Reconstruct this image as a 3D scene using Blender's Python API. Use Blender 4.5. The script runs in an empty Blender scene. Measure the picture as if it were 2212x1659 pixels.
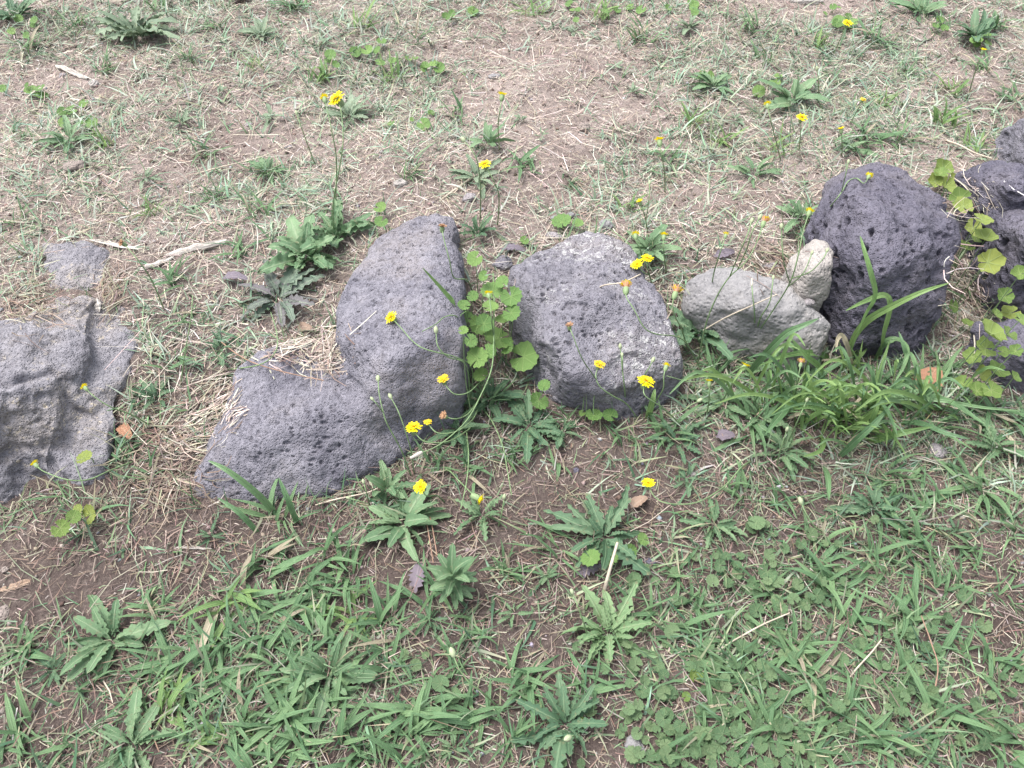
import bpy, bmesh, math, random
import numpy as np
from mathutils import Vector, Matrix, Quaternion
from mathutils.bvhtree import BVHTree

R = math.radians
random.seed(7)
rng = np.random.default_rng(11)
scene = bpy.context.scene
col = scene.collection

# ------------------------------------------------------------------ camera
CAM = Vector((0.0, 0.0, 1.2)); PITCH = R(50); HFOV = R(65)
PW, PH = 2212.0, 1659.0                       # pixel frame used for positions
TAN = math.tan(HFOV / 2)
cd = bpy.data.cameras.new('camera'); cam = bpy.data.objects.new('camera', cd)
col.objects.link(cam); scene.camera = cam
cam.location = CAM; cam.rotation_euler = (R(90) - PITCH, 0, 0)
cd.sensor_fit = 'HORIZONTAL'; cd.angle = HFOV; cd.clip_start = 0.05; cd.clip_end = 500

# ------------------------------------------------------------------ sky and sun (overcast)
SUN_EL, SUN_AZ = R(68), R(-70)                # azimuth from +Y towards +X
w = bpy.data.worlds.new('World'); scene.world = w; w.use_nodes = True
nt = w.node_tree; bg = nt.nodes['Background']
sky = nt.nodes.new('ShaderNodeTexSky'); sky.sky_type = 'NISHITA'; sky.sun_disc = False
sky.sun_elevation = SUN_EL; sky.sun_rotation = SUN_AZ
sky.air_density = 1.0; sky.dust_density = 4.0; sky.ozone_density = 1.5
hs = nt.nodes.new('ShaderNodeHueSaturation'); hs.inputs['Saturation'].default_value = 0.42
nt.links.new(sky.outputs[0], hs.inputs['Color']); nt.links.new(hs.outputs[0], bg.inputs['Color'])
bg.inputs['Strength'].default_value = 0.10
sl = bpy.data.lights.new('sun', 'SUN'); sun = bpy.data.objects.new('sun', sl); col.objects.link(sun)
sl.energy = 1.45; sl.angle = R(36); sl.color = (1.0, 0.975, 0.96)
sd = Vector((math.sin(SUN_AZ) * math.cos(SUN_EL), math.cos(SUN_AZ) * math.cos(SUN_EL), math.sin(SUN_EL)))
sun.rotation_euler = sd.to_track_quat('Z', 'Y').to_euler(); sun.location = sd * 20
scene.view_settings.view_transform = 'Standard'; scene.view_settings.look = 'None'
scene.view_settings.exposure = 1.68; scene.view_settings.gamma = 1.0
scene.view_settings.use_curve_mapping = False

# ------------------------------------------------------------------ pixel geometry
FWD = Vector((0, math.cos(PITCH), -math.sin(PITCH))); UP = Vector((0, math.sin(PITCH), math.cos(PITCH)))
def ray(px, py):
    d = FWD + Vector((1, 0, 0)) * ((px - PW / 2) / (PW / 2) * TAN) + UP * (-(py - PH / 2) / (PW / 2) * TAN)
    return d
def at(px, py, z):
    d = ray(px, py); return CAM + d * ((z - CAM.z) / d.z)
def mpp(p):                                   # metres per pixel at a point
    return (Vector(p) - CAM).dot(FWD) * TAN / (PW / 2)
def project(P):                               # numpy (n,3) -> px, py
    v = P - np.array(CAM); dep = np.maximum(v @ np.array(FWD), 0.05)
    return PW / 2 + v[:, 0] / (dep * TAN) * PW / 2, PH / 2 - (v @ np.array(UP)) / (dep * TAN) * PW / 2

# ------------------------------------------------------------------ noise
def hsh(i, j, k, s):
    h = (i.astype(np.int64) * 374761393 + j.astype(np.int64) * 668265263 + k.astype(np.int64) * 2147483647 + s * 974634777) & 0xffffffff
    h = ((h ^ (h >> 13)) * 1274126177) & 0xffffffff
    h = ((h ^ (h >> 15)) * 2246822519) & 0xffffffff
    return ((h ^ (h >> 16)) & 0xffffff) / float(0xffffff)
def vnoise(P, s=0):
    f = np.floor(P).astype(np.int64); t = P - f; t = t * t * (3 - 2 * t); r = 0
    for a in (0, 1):
        for b in (0, 1):
            for c in (0, 1):
                wgt = (t[:, 0] if a else 1 - t[:, 0]) * (t[:, 1] if b else 1 - t[:, 1]) * (t[:, 2] if c else 1 - t[:, 2])
                r = r + wgt * hsh(f[:, 0] + a, f[:, 1] + b, f[:, 2] + c, s)
    return r * 2 - 1
def fbm(P, s=0, o=4):
    r = 0; a = 1.0; q = P
    for i in range(o):
        r = r + a * vnoise(q, s + i * 17); a *= .5; q = q * 2.03 + 3.7
    return r
def pits(P, cell, prob, rmin, rmax, s):
    """depth field of bubble holes: 0 outside, up to 1 in the middle"""
    q = P / cell; f = np.floor(q).astype(np.int64); best = np.zeros(len(P))
    for a in (-1, 0, 1):
        for b in (-1, 0, 1):
            for c in (-1, 0, 1):
                I, J, K = f[:, 0] + a, f[:, 1] + b, f[:, 2] + c
                on = hsh(I, J, K, s) < prob
                cx, cy, cz = I + hsh(I, J, K, s + 1), J + hsh(I, J, K, s + 2), K + hsh(I, J, K, s + 3)
                rr = rmin + (rmax - rmin) * hsh(I, J, K, s + 4) ** 2
                ex = 0.65 + 0.7 * hsh(I, J, K, s + 5)
                d = np.sqrt(((q[:, 0] - cx) * ex) ** 2 + ((q[:, 1] - cy) / ex) ** 2 + (q[:, 2] - cz) ** 2)
                v = np.clip((rr - d) / rr * 3.0, 0, 1) * on * np.minimum(rr / rmax + .35, 1)
                best = np.maximum(best, v)
    return best

def gz_arr(x, y):
    s = (y - (GA + GB * x)); t = np.clip(s / 0.42, 0, 1); t = t * t * (3 - 2 * t)
    P = np.stack([x * 3.1, y * 3.1, np.zeros_like(x)], 1)
    Q = np.stack([x * 22, y * 22, np.zeros_like(x)], 1)
    return 0.075 * t + 0.018 * fbm(P, 5, 2) + 0.005 * fbm(Q, 9, 3) + 0.012 * np.clip(s - .4, 0, 3)
P1 = at(430, 1060, 0); P2 = at(1900, 800, 0)
GB = (P2.y - P1.y) / (P2.x - P1.x); GA = P1.y - GB * P1.x
_gx = np.arange(-3.2, 3.2, .01); _gy = np.arange(-.4, 4.6, .01); _A, _B = np.meshgrid(_gx, _gy)
GZ = gz_arr(_A.ravel(), _B.ravel()).reshape(_A.shape).tolist()
def gz(x, y):
    u = min(max((x + 3.2) * 100, 0), len(_gx) - 2.001); v = min(max((y + .4) * 100, 0), len(_gy) - 2.001); i, j = int(u), int(v); u -= i; v -= j
    a, b = GZ[j], GZ[j + 1]; return (a[i] * (1 - u) + a[i + 1] * u) * (1 - v) + (b[i] * (1 - u) + b[i + 1] * u) * v

# ------------------------------------------------------------------ materials
def mat(name):
    m = bpy.data.materials.new(name); m.use_nodes = True
    return m, m.node_tree, m.node_tree.nodes['Principled BSDF']
def N(t, kind, **kw):
    n = t.nodes.new(kind)
    for k, v in kw.items():
        if k in n.inputs: n.inputs[k].default_value = v
        else: setattr(n, k, v)
    return n
def mixc(t, fac, a, b, mode='MIX'):
    n = t.nodes.new('ShaderNodeMix'); n.data_type = 'RGBA'; n.blend_type = mode
    for sock, v in ((n.inputs[0], fac), (n.inputs[6], a), (n.inputs[7], b)):
        if hasattr(v, 'links') or isinstance(v, bpy.types.NodeSocket): t.links.new(v, sock)
        elif isinstance(v, (int, float)): sock.default_value = v
        else: sock.default_value = (*v, 1)
    return n.outputs[2]
def ramp(t, src, a, b):
    n = t.nodes.new('ShaderNodeMapRange'); n.clamp = True
    n.inputs[1].default_value = a; n.inputs[2].default_value = b
    t.links.new(src, n.inputs[0]); return n.outputs[0]
def noise(t, co, scale, detail=4, rough=.6):
    n = N(t, 'ShaderNodeTexNoise', Scale=scale, Detail=detail, Roughness=rough); t.links.new(co, n.inputs['Vector']); return n.outputs[0]
def bump(t, bs, h, dist, strength=1.0):
    b = N(t, 'ShaderNodeBump', Distance=dist, Strength=strength); t.links.new(h, b.inputs['Height']); t.links.new(b.outputs[0], bs.inputs['Normal'])
def math_n(t, op, a, b):
    n = t.nodes.new('ShaderNodeMath'); n.operation = op
    for i, v in enumerate((a, b)):
        if isinstance(v, (int, float)): n.inputs[i].default_value = v
        else: t.links.new(v, n.inputs[i])
    return n.outputs[0]

def rock_mat(name, c1, c2, stain, stain_amt=.5, lichen=None, lichen_lo=.58, speck=250):
    m, t, b = mat(name)
    co = N(t, 'ShaderNodeTexCoord').outputs['Object']
    c = mixc(t, ramp(t, noise(t, co, 9, 5), .35, .65), c1, c2)
    c = mixc(t, math_n(t, 'MULTIPLY', ramp(t, noise(t, co, 5.3, 6, .65), .5, .68), stain_amt), c, stain)
    c = mixc(t, math_n(t, 'MULTIPLY', ramp(t, noise(t, co, 90, 5, .7), .42, .7), .55), c, tuple(min(1, v * (1.5 if c2[0] < .27 else 1.2)) for v in c2))
    c = mixc(t, math_n(t, 'MULTIPLY', ramp(t, noise(t, co, 42, 5, .7), .55, .72), .6), c, tuple(v * .55 for v in c1))
    if lichen:
        big = ramp(t, noise(t, co, 6, 3), .48, .6)
        fine = ramp(t, noise(t, co, 75, 6, .75), lichen_lo - .03, lichen_lo)
        c = mixc(t, math_n(t, 'MULTIPLY', big, fine), c, lichen)
    t.links.new(c, b.inputs['Base Color'])
    b.inputs['Roughness'].default_value = .88; b.inputs['Specular IOR Level'].default_value = .25
    v = N(t, 'ShaderNodeTexVoronoi', Scale=speck); t.links.new(co, v.inputs['Vector'])
    h = math_n(t, 'ADD', math_n(t, 'MULTIPLY', ramp(t, v.outputs['Distance'], .05, .5), .9), noise(t, co, 160, 6, .75))
    bump(t, b, h, .0035, .9)
    return m
M = {}
M['rock_grey'] = rock_mat('basalt_grey', (.122, .118, .142), (.212, .204, .23), (.27, .238, .225), .55)
M['rock_out'] = rock_mat('basalt_outcrop', (.15, .144, .163), (.25, .24, .256), (.26, .225, .195), .7, lichen=(.42, .37, .30), lichen_lo=.60)
M['rock_lichen'] = rock_mat('basalt_lichen', (.135, .13, .152), (.205, .197, .22), (.23, .2, .18), .5, lichen=(.46, .455, .45), lichen_lo=.575)
M['rock_smooth'] = rock_mat('stone_smooth', (.20, .195, .20), (.29, .28, .278), (.27, .24, .21), .7, speck=120)
M['rock_dark'] = rock_mat('basalt_dark', (.082, .078, .104), (.136, .128, .158), (.17, .15, .148), .5)
M['rock_pale'] = rock_mat('stone_pale', (.31, .285, .265), (.40, .37, .345), (.30, .255, .22), .6, speck=140)
M['pebble'] = rock_mat('pebble_stone', (.24, .22, .23), (.34, .31, .31), (.30, .25, .22), .5)

m, t, b = mat('soil'); M['soil'] = m
co = N(t, 'ShaderNodeTexCoord').outputs['Object']
sx = N(t, 'ShaderNodeSeparateXYZ'); t.links.new(co, sx.inputs[0])
far = ramp(t, math_n(t, 'ADD', sx.outputs['Y'], math_n(t, 'MULTIPLY', noise(t, co, 2.5, 3), .8)), 1.1, 1.9)   # drier, paler soil behind the stones
near_c = mixc(t, ramp(t, noise(t, co, 7, 5), .35, .7), (.085, .064, .057), (.15, .117, .105))
far_c = mixc(t, ramp(t, noise(t, co, 6, 5), .35, .7), (.235, .188, .168), (.39, .325, .295))
c = mixc(t, far, near_c, far_c)
c = mixc(t, math_n(t, 'MULTIPLY', ramp(t, noise(t, co, 120, 4, .7), .5, .72), .5), c, (.34, .28, .24))
c = mixc(t, math_n(t, 'MULTIPLY', ramp(t, noise(t, co, 60, 4, .7), .56, .7), .6), c, (.07, .052, .045))
t.links.new(c, b.inputs['Base Color']); b.inputs['Roughness'].default_value = .95; b.inputs['Specular IOR Level'].default_value = .15
bump(t, b, math_n(t, 'ADD', noise(t, co, 55, 6, .7), noise(t, co, 220, 4, .7)), .006, 1)

def attr_mat(name, rough=.6, transl=0.0, spec=.3):
    m, t, b = mat(name)
    a = N(t, 'ShaderNodeAttribute', attribute_name='Col')
    t.links.new(a.outputs['Color'], b.inputs['Base Color']); b.inputs['Roughness'].default_value = rough
    b.inputs['Specular IOR Level'].default_value = spec
    if transl:
        tr = N(t, 'ShaderNodeBsdfTranslucent'); t.links.new(a.outputs['Color'], tr.inputs['Color'])
        mx = N(t, 'ShaderNodeMixShader', Fac=transl); out = t.nodes['Material Output']
        t.links.new(b.outputs[0], mx.inputs[1]); t.links.new(tr.outputs[0], mx.inputs[2]); t.links.new(mx.outputs[0], out.inputs['Surface'])
    return m
M['grass_stuff'] = attr_mat('mown_grass', .5, .15, .4)
M['straw'] = attr_mat('straw', .75, .1, .25)
M['crumb'] = attr_mat('soil_crumb', .95, 0, .15)

def leaf_mat(name, cols, rib, rough=.48, transl=.18, patch=None, spec=.45, tip=None):
    """green leaf: colour varies from leaf to leaf, pale midrib along the leaf, faint mottling"""
    m, t, b = mat(name)
    oi = N(t, 'ShaderNodeObjectInfo'); uv = N(t, 'ShaderNodeUVMap'); sep = N(t, 'ShaderNodeSeparateXYZ'); t.links.new(uv.outputs[0], sep.inputs[0])
    cr = N(t, 'ShaderNodeValToRGB'); cr.color_ramp.interpolation = 'LINEAR'
    e = cr.color_ramp.elements
    while len(e) < len(cols): e.new(.5)
    for i, cc in enumerate(cols): e[i].position = i / (len(cols) - 1); e[i].color = (*cc, 1)
    t.links.new(oi.outputs['Random'], cr.inputs[0])
    co = N(t, 'ShaderNodeTexCoord').outputs['Object']
    c = cr.outputs[0]
    c = mixc(t, math_n(t, 'MULTIPLY', ramp(t, noise(t, co, 90, 4), .4, .7), .35), c, tuple(v * 1.5 for v in cols[len(cols) // 2]))
    if patch: c = mixc(t, ramp(t, noise(t, co, 6, 5, .7), .60, .70), c, patch)
    d = math_n(t, 'ABSOLUTE', math_n(t, 'SUBTRACT', sep.outputs['X'], .5), 0)
    if tip: c = mixc(t, ramp(t, sep.outputs['Y'], .82, .98), c, tip)
    c = mixc(t, math_n(t, 'MULTIPLY', ramp(t, d, .085, .02), .75), c, rib)
    t.links.new(c, b.inputs['Base Color']); b.inputs['Roughness'].default_value = rough; b.inputs['Specular IOR Level'].default_value = spec
    bump(t, b, math_n(t, 'ADD', ramp(t, d, .0, .1), noise(t, co, 140, 4)), .0012, .8)
    if transl:
        tr = N(t, 'ShaderNodeBsdfTranslucent'); t.links.new(c, tr.inputs['Color'])
        mx = N(t, 'ShaderNodeMixShader', Fac=transl); out = t.nodes['Material Output']
        t.links.new(b.outputs[0], mx.inputs[1]); t.links.new(tr.outputs[0], mx.inputs[2]); t.links.new(mx.outputs[0], out.inputs['Surface'])
    return m
M['rosette'] = leaf_mat('rosette_leaf', [(.095, .18, .088), (.135, .23, .115), (.195, .295, .155)], (.28, .37, .22), patch=(.21, .21, .115))
M['rosette_dark'] = leaf_mat('rosette_leaf_dark', [(.06, .13, .07), (.09, .17, .09), (.135, .215, .12)], (.2, .3, .17), patch=(.21, .21, .115))
M['rosette_light'] = leaf_mat('rosette_leaf_light', [(.14, .24, .11), (.18, .285, .135), (.22, .325, .16)], (.29, .38, .21), patch=(.21, .21, .115))
M['rosette_grey'] = leaf_mat('rosette_leaf_grey', [(.14, .20, .125), (.18, .25, .155), (.23, .295, .20)], (.29, .35, .24), patch=(.21, .21, .115))
M['rosette_purple'] = leaf_mat('rosette_leaf_purple', [(.15, .125, .145), (.14, .185, .14), (.17, .235, .165)], (.25, .30, .22), patch=(.17, .13, .155))
M['pennywort'] = leaf_mat('pennywort_leaf', [(.10, .20, .055), (.15, .27, .075), (.20, .32, .09)], (.24, .36, .12), transl=.3)
M['pennywort_mat'] = leaf_mat('pennywort_leaf_worn', [(.075, .145, .065), (.115, .195, .09), (.17, .24, .115)], (.19, .26, .13), transl=.2, patch=(.2, .2, .11))
M['lobed'] = leaf_mat('lobed_leaf', [(.13, .22, .055), (.19, .28, .07), (.30, .34, .08)], (.30, .38, .14), transl=.3)
M['blade'] = leaf_mat('grass_blade', [(.075, .155, .07), (.115, .21, .095), (.17, .275, .125)], (.21, .32, .17), transl=.18)
M['blade_bright'] = leaf_mat('grass_blade_bright', [(.13, .24, .085), (.185, .305, .105), (.25, .37, .13)], (.32, .46, .18), transl=.35)
M['blade_dry'] = leaf_mat('grass_blade_dry', [(.26, .225, .16), (.33, .29, .20), (.39, .35, .25)], (.42, .38, .28), transl=.15)
M['dead_brown'] = leaf_mat('dead_leaf_brown', [(.27, .13, .075), (.33, .17, .10)], (.40, .25, .16), transl=.1)
M['dead_tan'] = leaf_mat('dead_leaf_tan', [(.29, .20, .15), (.36, .26, .19)], (.4, .31, .24), transl=.1)
M['dead_purple'] = leaf_mat('dead_leaf_purple', [(.13, .11, .135), (.17, .14, .165)], (.21, .18, .195), transl=.05)

def plain(name, c, rough=.6, var=.25, scale=60, transl=0, spec=.3, bmp=0):
    m, t, b = mat(name); co = N(t, 'ShaderNodeTexCoord').outputs['Object']
    cc = mixc(t, ramp(t, noise(t, co, scale, 5), .35, .65), tuple(v * (1 - var) for v in c), tuple(min(1, v * (1 + var)) for v in c))
    t.links.new(cc, b.inputs['Base Color']); b.inputs['Roughness'].default_value = rough; b.inputs['Specular IOR Level'].default_value = spec
    if bmp: bump(t, b, noise(t, co, scale * 2, 6), bmp)
    if transl:
        tr = N(t, 'ShaderNodeBsdfTranslucent'); t.links.new(cc, tr.inputs['Color'])
        mx = N(t, 'ShaderNodeMixShader', Fac=transl); out = t.nodes['Material Output']
        t.links.new(b.outputs[0], mx.inputs[1]); t.links.new(tr.outputs[0], mx.inputs[2]); t.links.new(mx.outputs[0], out.inputs['Surface'])
    return m
M['stem'] = plain('flower_stem', (.17, .25, .12), .55)
M['petal'] = plain('yellow_petal', (.93, .76, .01), .55, .06, 400, .3)
M['petal_orange'] = plain('fading_petal', (.90, .60, .03), .6, .2, 300, .25)
M['petal_pink'] = plain('closing_petal', (.72, .42, .25), .6, .25, 300, .25)
M['calyx'] = plain('calyx_green', (.22, .30, .15), .6, .3, 300)
M['bud'] = plain('bud_green', (.33, .38, .23), .6, .35, 350)
M['wilt'] = plain('wilted_head', (.36, .21, .12), .8, .4, 300)
M['seed'] = plain('seed_head', (.44, .41, .35), .8, .3, 300)
M['straw_stalk'] = plain('straw_stalk', (.50, .43, .34), .7, .2, 80)
M['needle'] = plain('pine_needle', (.27, .17, .12), .6, .25, 80)

def wood(name, c1, c2):
    m, t, b = mat(name); co = N(t, 'ShaderNodeTexCoord').outputs['Object']
    mp = N(t, 'ShaderNodeMapping'); mp.inputs['Scale'].default_value = (1, 14, 14); t.links.new(co, mp.inputs[0])
    n = noise(t, mp.outputs[0], 14, 6, .7)
    t.links.new(mixc(t, ramp(t, n, .38, .62), c1, c2), b.inputs['Base Color']); b.inputs['Roughness'].default_value = .9
    bump(t, b, n, .004, 1); return m
M['wood_grey'] = wood('weathered_wood', (.22, .19, .17), (.60, .56, .50))
M['wood_brown'] = wood('brown_wood', (.20, .13, .09), (.40, .29, .21))

# ------------------------------------------------------------------ object helpers
def link(name, me, m=None, parent=None, loc=None, rot=None, scale=None):
    o = bpy.data.objects.new(name, me); col.objects.link(o)
    if m is not None and me is not None and not me.materials: me.materials.append(m)
    if parent: o.parent = parent
    if loc is not None: o.location = loc
    if rot is not None:
        if isinstance(rot, Quaternion): o.rotation_mode = 'QUATERNION'; o.rotation_quaternion = rot
        else: o.rotation_euler = rot
    if scale is not None: o.scale = (scale,) * 3 if isinstance(scale, (int, float)) else scale
    return o
def tag(o, label, cat, group=None, kind=None):
    if label: o['label'] = label
    if cat: o['category'] = cat
    if group: o['group'] = group
    if kind: o['kind'] = kind
    return o
def np_mesh(name, V, F, colors=None, uv=None, smooth=True):
    me = bpy.data.meshes.new(name); k = F.shape[1]
    me.vertices.add(len(V)); me.vertices.foreach_set('co', np.asarray(V, np.float32).ravel())
    me.loops.add(F.size); me.loops.foreach_set('vertex_index', F.astype(np.int32).ravel())
    me.polygons.add(len(F)); me.polygons.foreach_set('loop_start', np.arange(0, F.size, k, dtype=np.int32))
    me.update(calc_edges=True)
    if smooth: me.polygons.foreach_set('use_smooth', np.ones(len(F), bool))
    if colors is not None:
        a = me.color_attributes.new('Col', 'FLOAT_COLOR', 'POINT')
        a.data.foreach_set('color', np.concatenate([colors, np.ones((len(colors), 1))], 1).astype(np.float32).ravel())
    if uv is not None:
        u = me.uv_layers.new(name='UVMap'); u.data.foreach_set('uv', np.asarray(uv)[F.ravel()].astype(np.float32).ravel())
    return me

# ------------------------------------------------------------------ ground
def axis(lo, a, b, hi, step):
    left = lo + (a - lo) * np.linspace(0, 1, 14)[:-1] ** .35
    right = b + (hi - b) * np.linspace(0, 1, 14)[1:] ** 3
    return np.concatenate([left, np.arange(a, b, step), [b], right])
gx = axis(-30, -2.5, 2.5, 30, .012); gy = axis(-30, -.1, 3.6, 40, .012)
X, Y = np.meshgrid(gx, gy); V = np.stack([X.ravel(), Y.ravel(), np.zeros(X.size)], 1)
V[:, 2] = gz_arr(V[:, 0], V[:, 1]); n = len(gx)
i = (np.arange(len(gy) - 1)[:, None] * n + np.arange(n - 1)[None]).ravel()
me = np_mesh('ground', V, np.stack([i, i + 1, i + n + 1, i + n], 1))
ground = link('ground', me, M['soil']); ground['kind'] = 'structure'

# ------------------------------------------------------------------ rocks
rock_tris_V, rock_tris_F = [], []; rock_off = 0
def remesh_smooth(hulls, voxel, its):
    bm = bmesh.new()
    for pts in hulls:
        b2 = bmesh.new()
        for p in pts: b2.verts.new(p)
        r = bmesh.ops.convex_hull(b2, input=b2.verts[:])
        bmesh.ops.delete(b2, geom=list({v for v in b2.verts if not v.link_faces}), context='VERTS')
        bmesh.ops.recalc_face_normals(b2, faces=b2.faces[:])
        tmp = bpy.data.meshes.new('tmp'); b2.to_mesh(tmp); b2.free(); bm.from_mesh(tmp); bpy.data.meshes.remove(tmp)
    me = bpy.data.meshes.new('tmp'); bm.to_mesh(me); bm.free()
    o = bpy.data.objects.new('tmp', me); col.objects.link(o)
    md = o.modifiers.new('r', 'REMESH'); md.mode = 'VOXEL'; md.voxel_size = voxel
    me2 = bpy.data.meshes.new_from_object(o.evaluated_get(bpy.context.evaluated_depsgraph_get()))
    bpy.data.objects.remove(o); bpy.data.meshes.remove(me)
    nv = len(me2.vertices); V = np.empty(nv * 3); me2.vertices.foreach_get('co', V); V = V.reshape(-1, 3)
    E = np.empty(len(me2.edges) * 2, np.int32); me2.edges.foreach_get('vertices', E); E = E.reshape(-1, 2)
    deg = np.bincount(E.ravel(), minlength=nv)[:, None]
    for _ in range(its):
        S = np.zeros_like(V); np.add.at(S, E[:, 0], V[E[:, 1]]); np.add.at(S, E[:, 1], V[E[:, 0]])
        V = V * .4 + .6 * S / np.maximum(deg, 1)
    me2.vertices.foreach_set('co', V.ravel()); me2.update(); return me2
def normals(me):
    a = np.empty(len(me.vertices) * 3); me.vertex_normals.foreach_get('vector', a); return a.reshape(-1, 3)
def coords(me):
    a = np.empty(len(me.vertices) * 3); me.vertices.foreach_get('co', a); return a.reshape(-1, 3)
def rock(label, matname, hulls, voxel=.0085, its=2, sub=2, amp=(.006, .003), big=None, small=None, seed=1, inflate=.003, facets=.012, chips=(.007, .085, .7, .2, .6), crease=0, depth=-.07, name='basalt_rock', cat='rock', group=None):
    global rock_off
    H3 = []
    for pts in hulls:
        q = [at(*p) for p in pts]; q += [Vector((p.x, p.y, depth)) for p in q]; H3.append(q)
    me = remesh_smooth(H3, voxel, its)
    V = coords(me); Nn = normals(me)
    # large shapes: chipped facets and swells on the coarse mesh
    V = V + Nn * (inflate + amp[0] * fbm(V * 14, seed, 3) + facets * (np.abs(vnoise(V * 9 + 5, seed + 40)) - .35))[:, None]
    me.vertices.foreach_set('co', V.ravel()); me.update()
    bm = bmesh.new(); bm.from_mesh(me)
    low = [v for v in bm.verts if v.co.z < depth + .05]; bmesh.ops.delete(bm, geom=low, context='VERTS'); bm.to_mesh(me); bm.free()
    Vc = coords(me); me.calc_loop_triangles(); F = np.empty(len(me.loop_triangles) * 3, np.int32); me.loop_triangles.foreach_get('vertices', F)
    rock_tris_V.append(Vc); rock_tris_F.append(F.reshape(-1, 3) + rock_off); rock_off += len(Vc)
    o = bpy.data.objects.new('tmp', me); col.objects.link(o)
    md = o.modifiers.new('s', 'SUBSURF'); md.levels = sub; md.render_levels = sub
    me2 = bpy.data.meshes.new_from_object(o.evaluated_get(bpy.context.evaluated_depsgraph_get()))
    bpy.data.objects.remove(o); bpy.data.meshes.remove(me)
    V = coords(me2); Nn = normals(me2)
    d = amp[1] * fbm(V * 55, seed + 3, 4)
    if big: d = d - big[0] * pits(V + .004 * np.stack([vnoise(V * 90, 1), vnoise(V * 90, 2), vnoise(V * 90, 3)], 1), *big[1:], seed + 60)
    if small:
        msk = np.clip(.75 + 1.3 * vnoise(V * 12, seed + 8), 0, 1)
        d = d - small[0] * pits(V, *small[1:], seed + 90) * msk
    if crease: d = d - crease * np.exp(-(vnoise(V * np.array([9, 5, 6]) + .25 * fbm(V * 20, 2, 2)[:, None], seed + 77) / .14) ** 2)
    if chips: d = d - chips[0] * np.minimum(pits(V + .012 * np.stack([vnoise(V * 25, 4), vnoise(V * 25, 5), vnoise(V * 25, 6)], 1), *chips[1:], seed + 120), .7)
    V = V + Nn * d[:, None]
    c = V.mean(0); c[2] = max(0, gz(c[0], c[1]))
    V = V - c; me2.vertices.foreach_set('co', V.ravel()); me2.update()
    me2.polygons.foreach_set('use_smooth', np.ones(len(me2.polygons), bool)); me2.name = name; me2.materials.clear()
    o = link(name, me2, M[matname], loc=tuple(c)); return tag(o, label, cat, group)

rock('long weathered grey outcrop with tan lichen flecks and a lower slab on its side', 'rock_out', [
    [(-120, 770, .10), (0, 728, .11), (60, 676, .11), (110, 648, .11), (164, 634, .12), (202, 634, .12), (196, 690, .12), (182, 725, .12), (192, 765, .115), (158, 812, .12), (100, 830, .14), (40, 800, .15),
     (-120, 900, .14), (135, 890, .10), (118, 950, .075), (100, 1000, .05), (-120, 1085, 0), (0, 1083, 0), (90, 1072, 0)],
    [(-120, 740, .12), (20, 690, .125), (95, 655, .125), (120, 668, .13), (60, 760, .16), (20, 850, .155), (-30, 930, .12), (-120, 930, .13), (-20, 760, .15)],
    [(205, 645, .095), (262, 655, .09), (310, 690, .085), (275, 724, .085), (242, 828, .075), (238, 940, .06), (224, 1019, 0.02), (150, 1070, 0), (60, 1076, 0), (150, 830, .09), (100, 700, .08)]],
    seed=3, amp=(.012, .004), facets=.03, crease=.011, small=(.0028, .011, .6, .2, .5))
rock('low grey rock slab half sunk in straw behind the lichen-flecked outcrop', 'rock_out', [
    [(92, 532, .075), (150, 519, .085), (200, 531, .09), (246, 547, .08), (255, 620, .075), (180, 634, .075), (106, 630, .075), (170, 570, .108)]],
    seed=13, amp=(.008, .004), small=(.0025, .011, .5, .2, .5))
rock('large pale grey pitted boulder with a notched ledge full of straw', 'rock_grey', [
    [(813, 520, .11), (870, 486, .125), (914, 457, .14), (945, 458, .145), (976, 474, .135), (986, 569, .15), (1001, 634, .17), (1002, 723, .17), (997, 801, .14), (986, 842, .11), (962, 884, .07), (905, 955, .01), (848, 1000, 0),
     (788, 594, .13), (735, 628, .155), (722, 664, .16), (728, 715, .155), (840, 770, .19), (920, 730, .2), (790, 830, .13), (770, 740, .175), (800, 990, 0.01)],
    [(506, 826, .075), (514, 798, .08), (600, 745, .09), (722, 735, .09), (786, 825, .10), (800, 880, .105), (620, 895, .09), (480, 960, .06), (440, 1000, .045), (413, 1040, .01), (424, 1080, 0), (470, 1086, 0), (560, 1084, 0), (700, 1066, 0), (848, 1003, 0), (900, 958, .02)]],
    seed=5, amp=(.006, .0022), facets=.016, small=(.0052, .0112, .8, .2, .48), big=(.007, .034, .22, .10, .24))
rock('pitted grey boulder patched with white lichen along its crest', 'rock_lichen', [
    [(1232, 513, .12), (1265, 493, .13), (1299, 498, .13), (1315, 517, .125), (1356, 541, .13), (1404, 613, .14), (1436, 650, .14), (1448, 678, .14), (1453, 719, .135), (1475, 770, .12), (1474, 800, .10), (1472, 855, 0), (1453, 861, 0), (1368, 886, 0), (1320, 886, 0),
     (1245, 871, .01), (1190, 845, .02), (1155, 806, .04), (1106, 745, .055), (1102, 681, .09), (1102, 623, .115), (1109, 589, .12), (1163, 549, .125), (1211, 533, .12), (1150, 620, .16), (1185, 730, .15), (1235, 800, .125), (1330, 838, .10), (1420, 828, .09), (1300, 640, .175)]],
    seed=7, its=1, amp=(.006, .0025), facets=.018, small=(.0075, .0118, .95, .22, .52), big=(.010, .034, .3, .10, .28))
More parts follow.
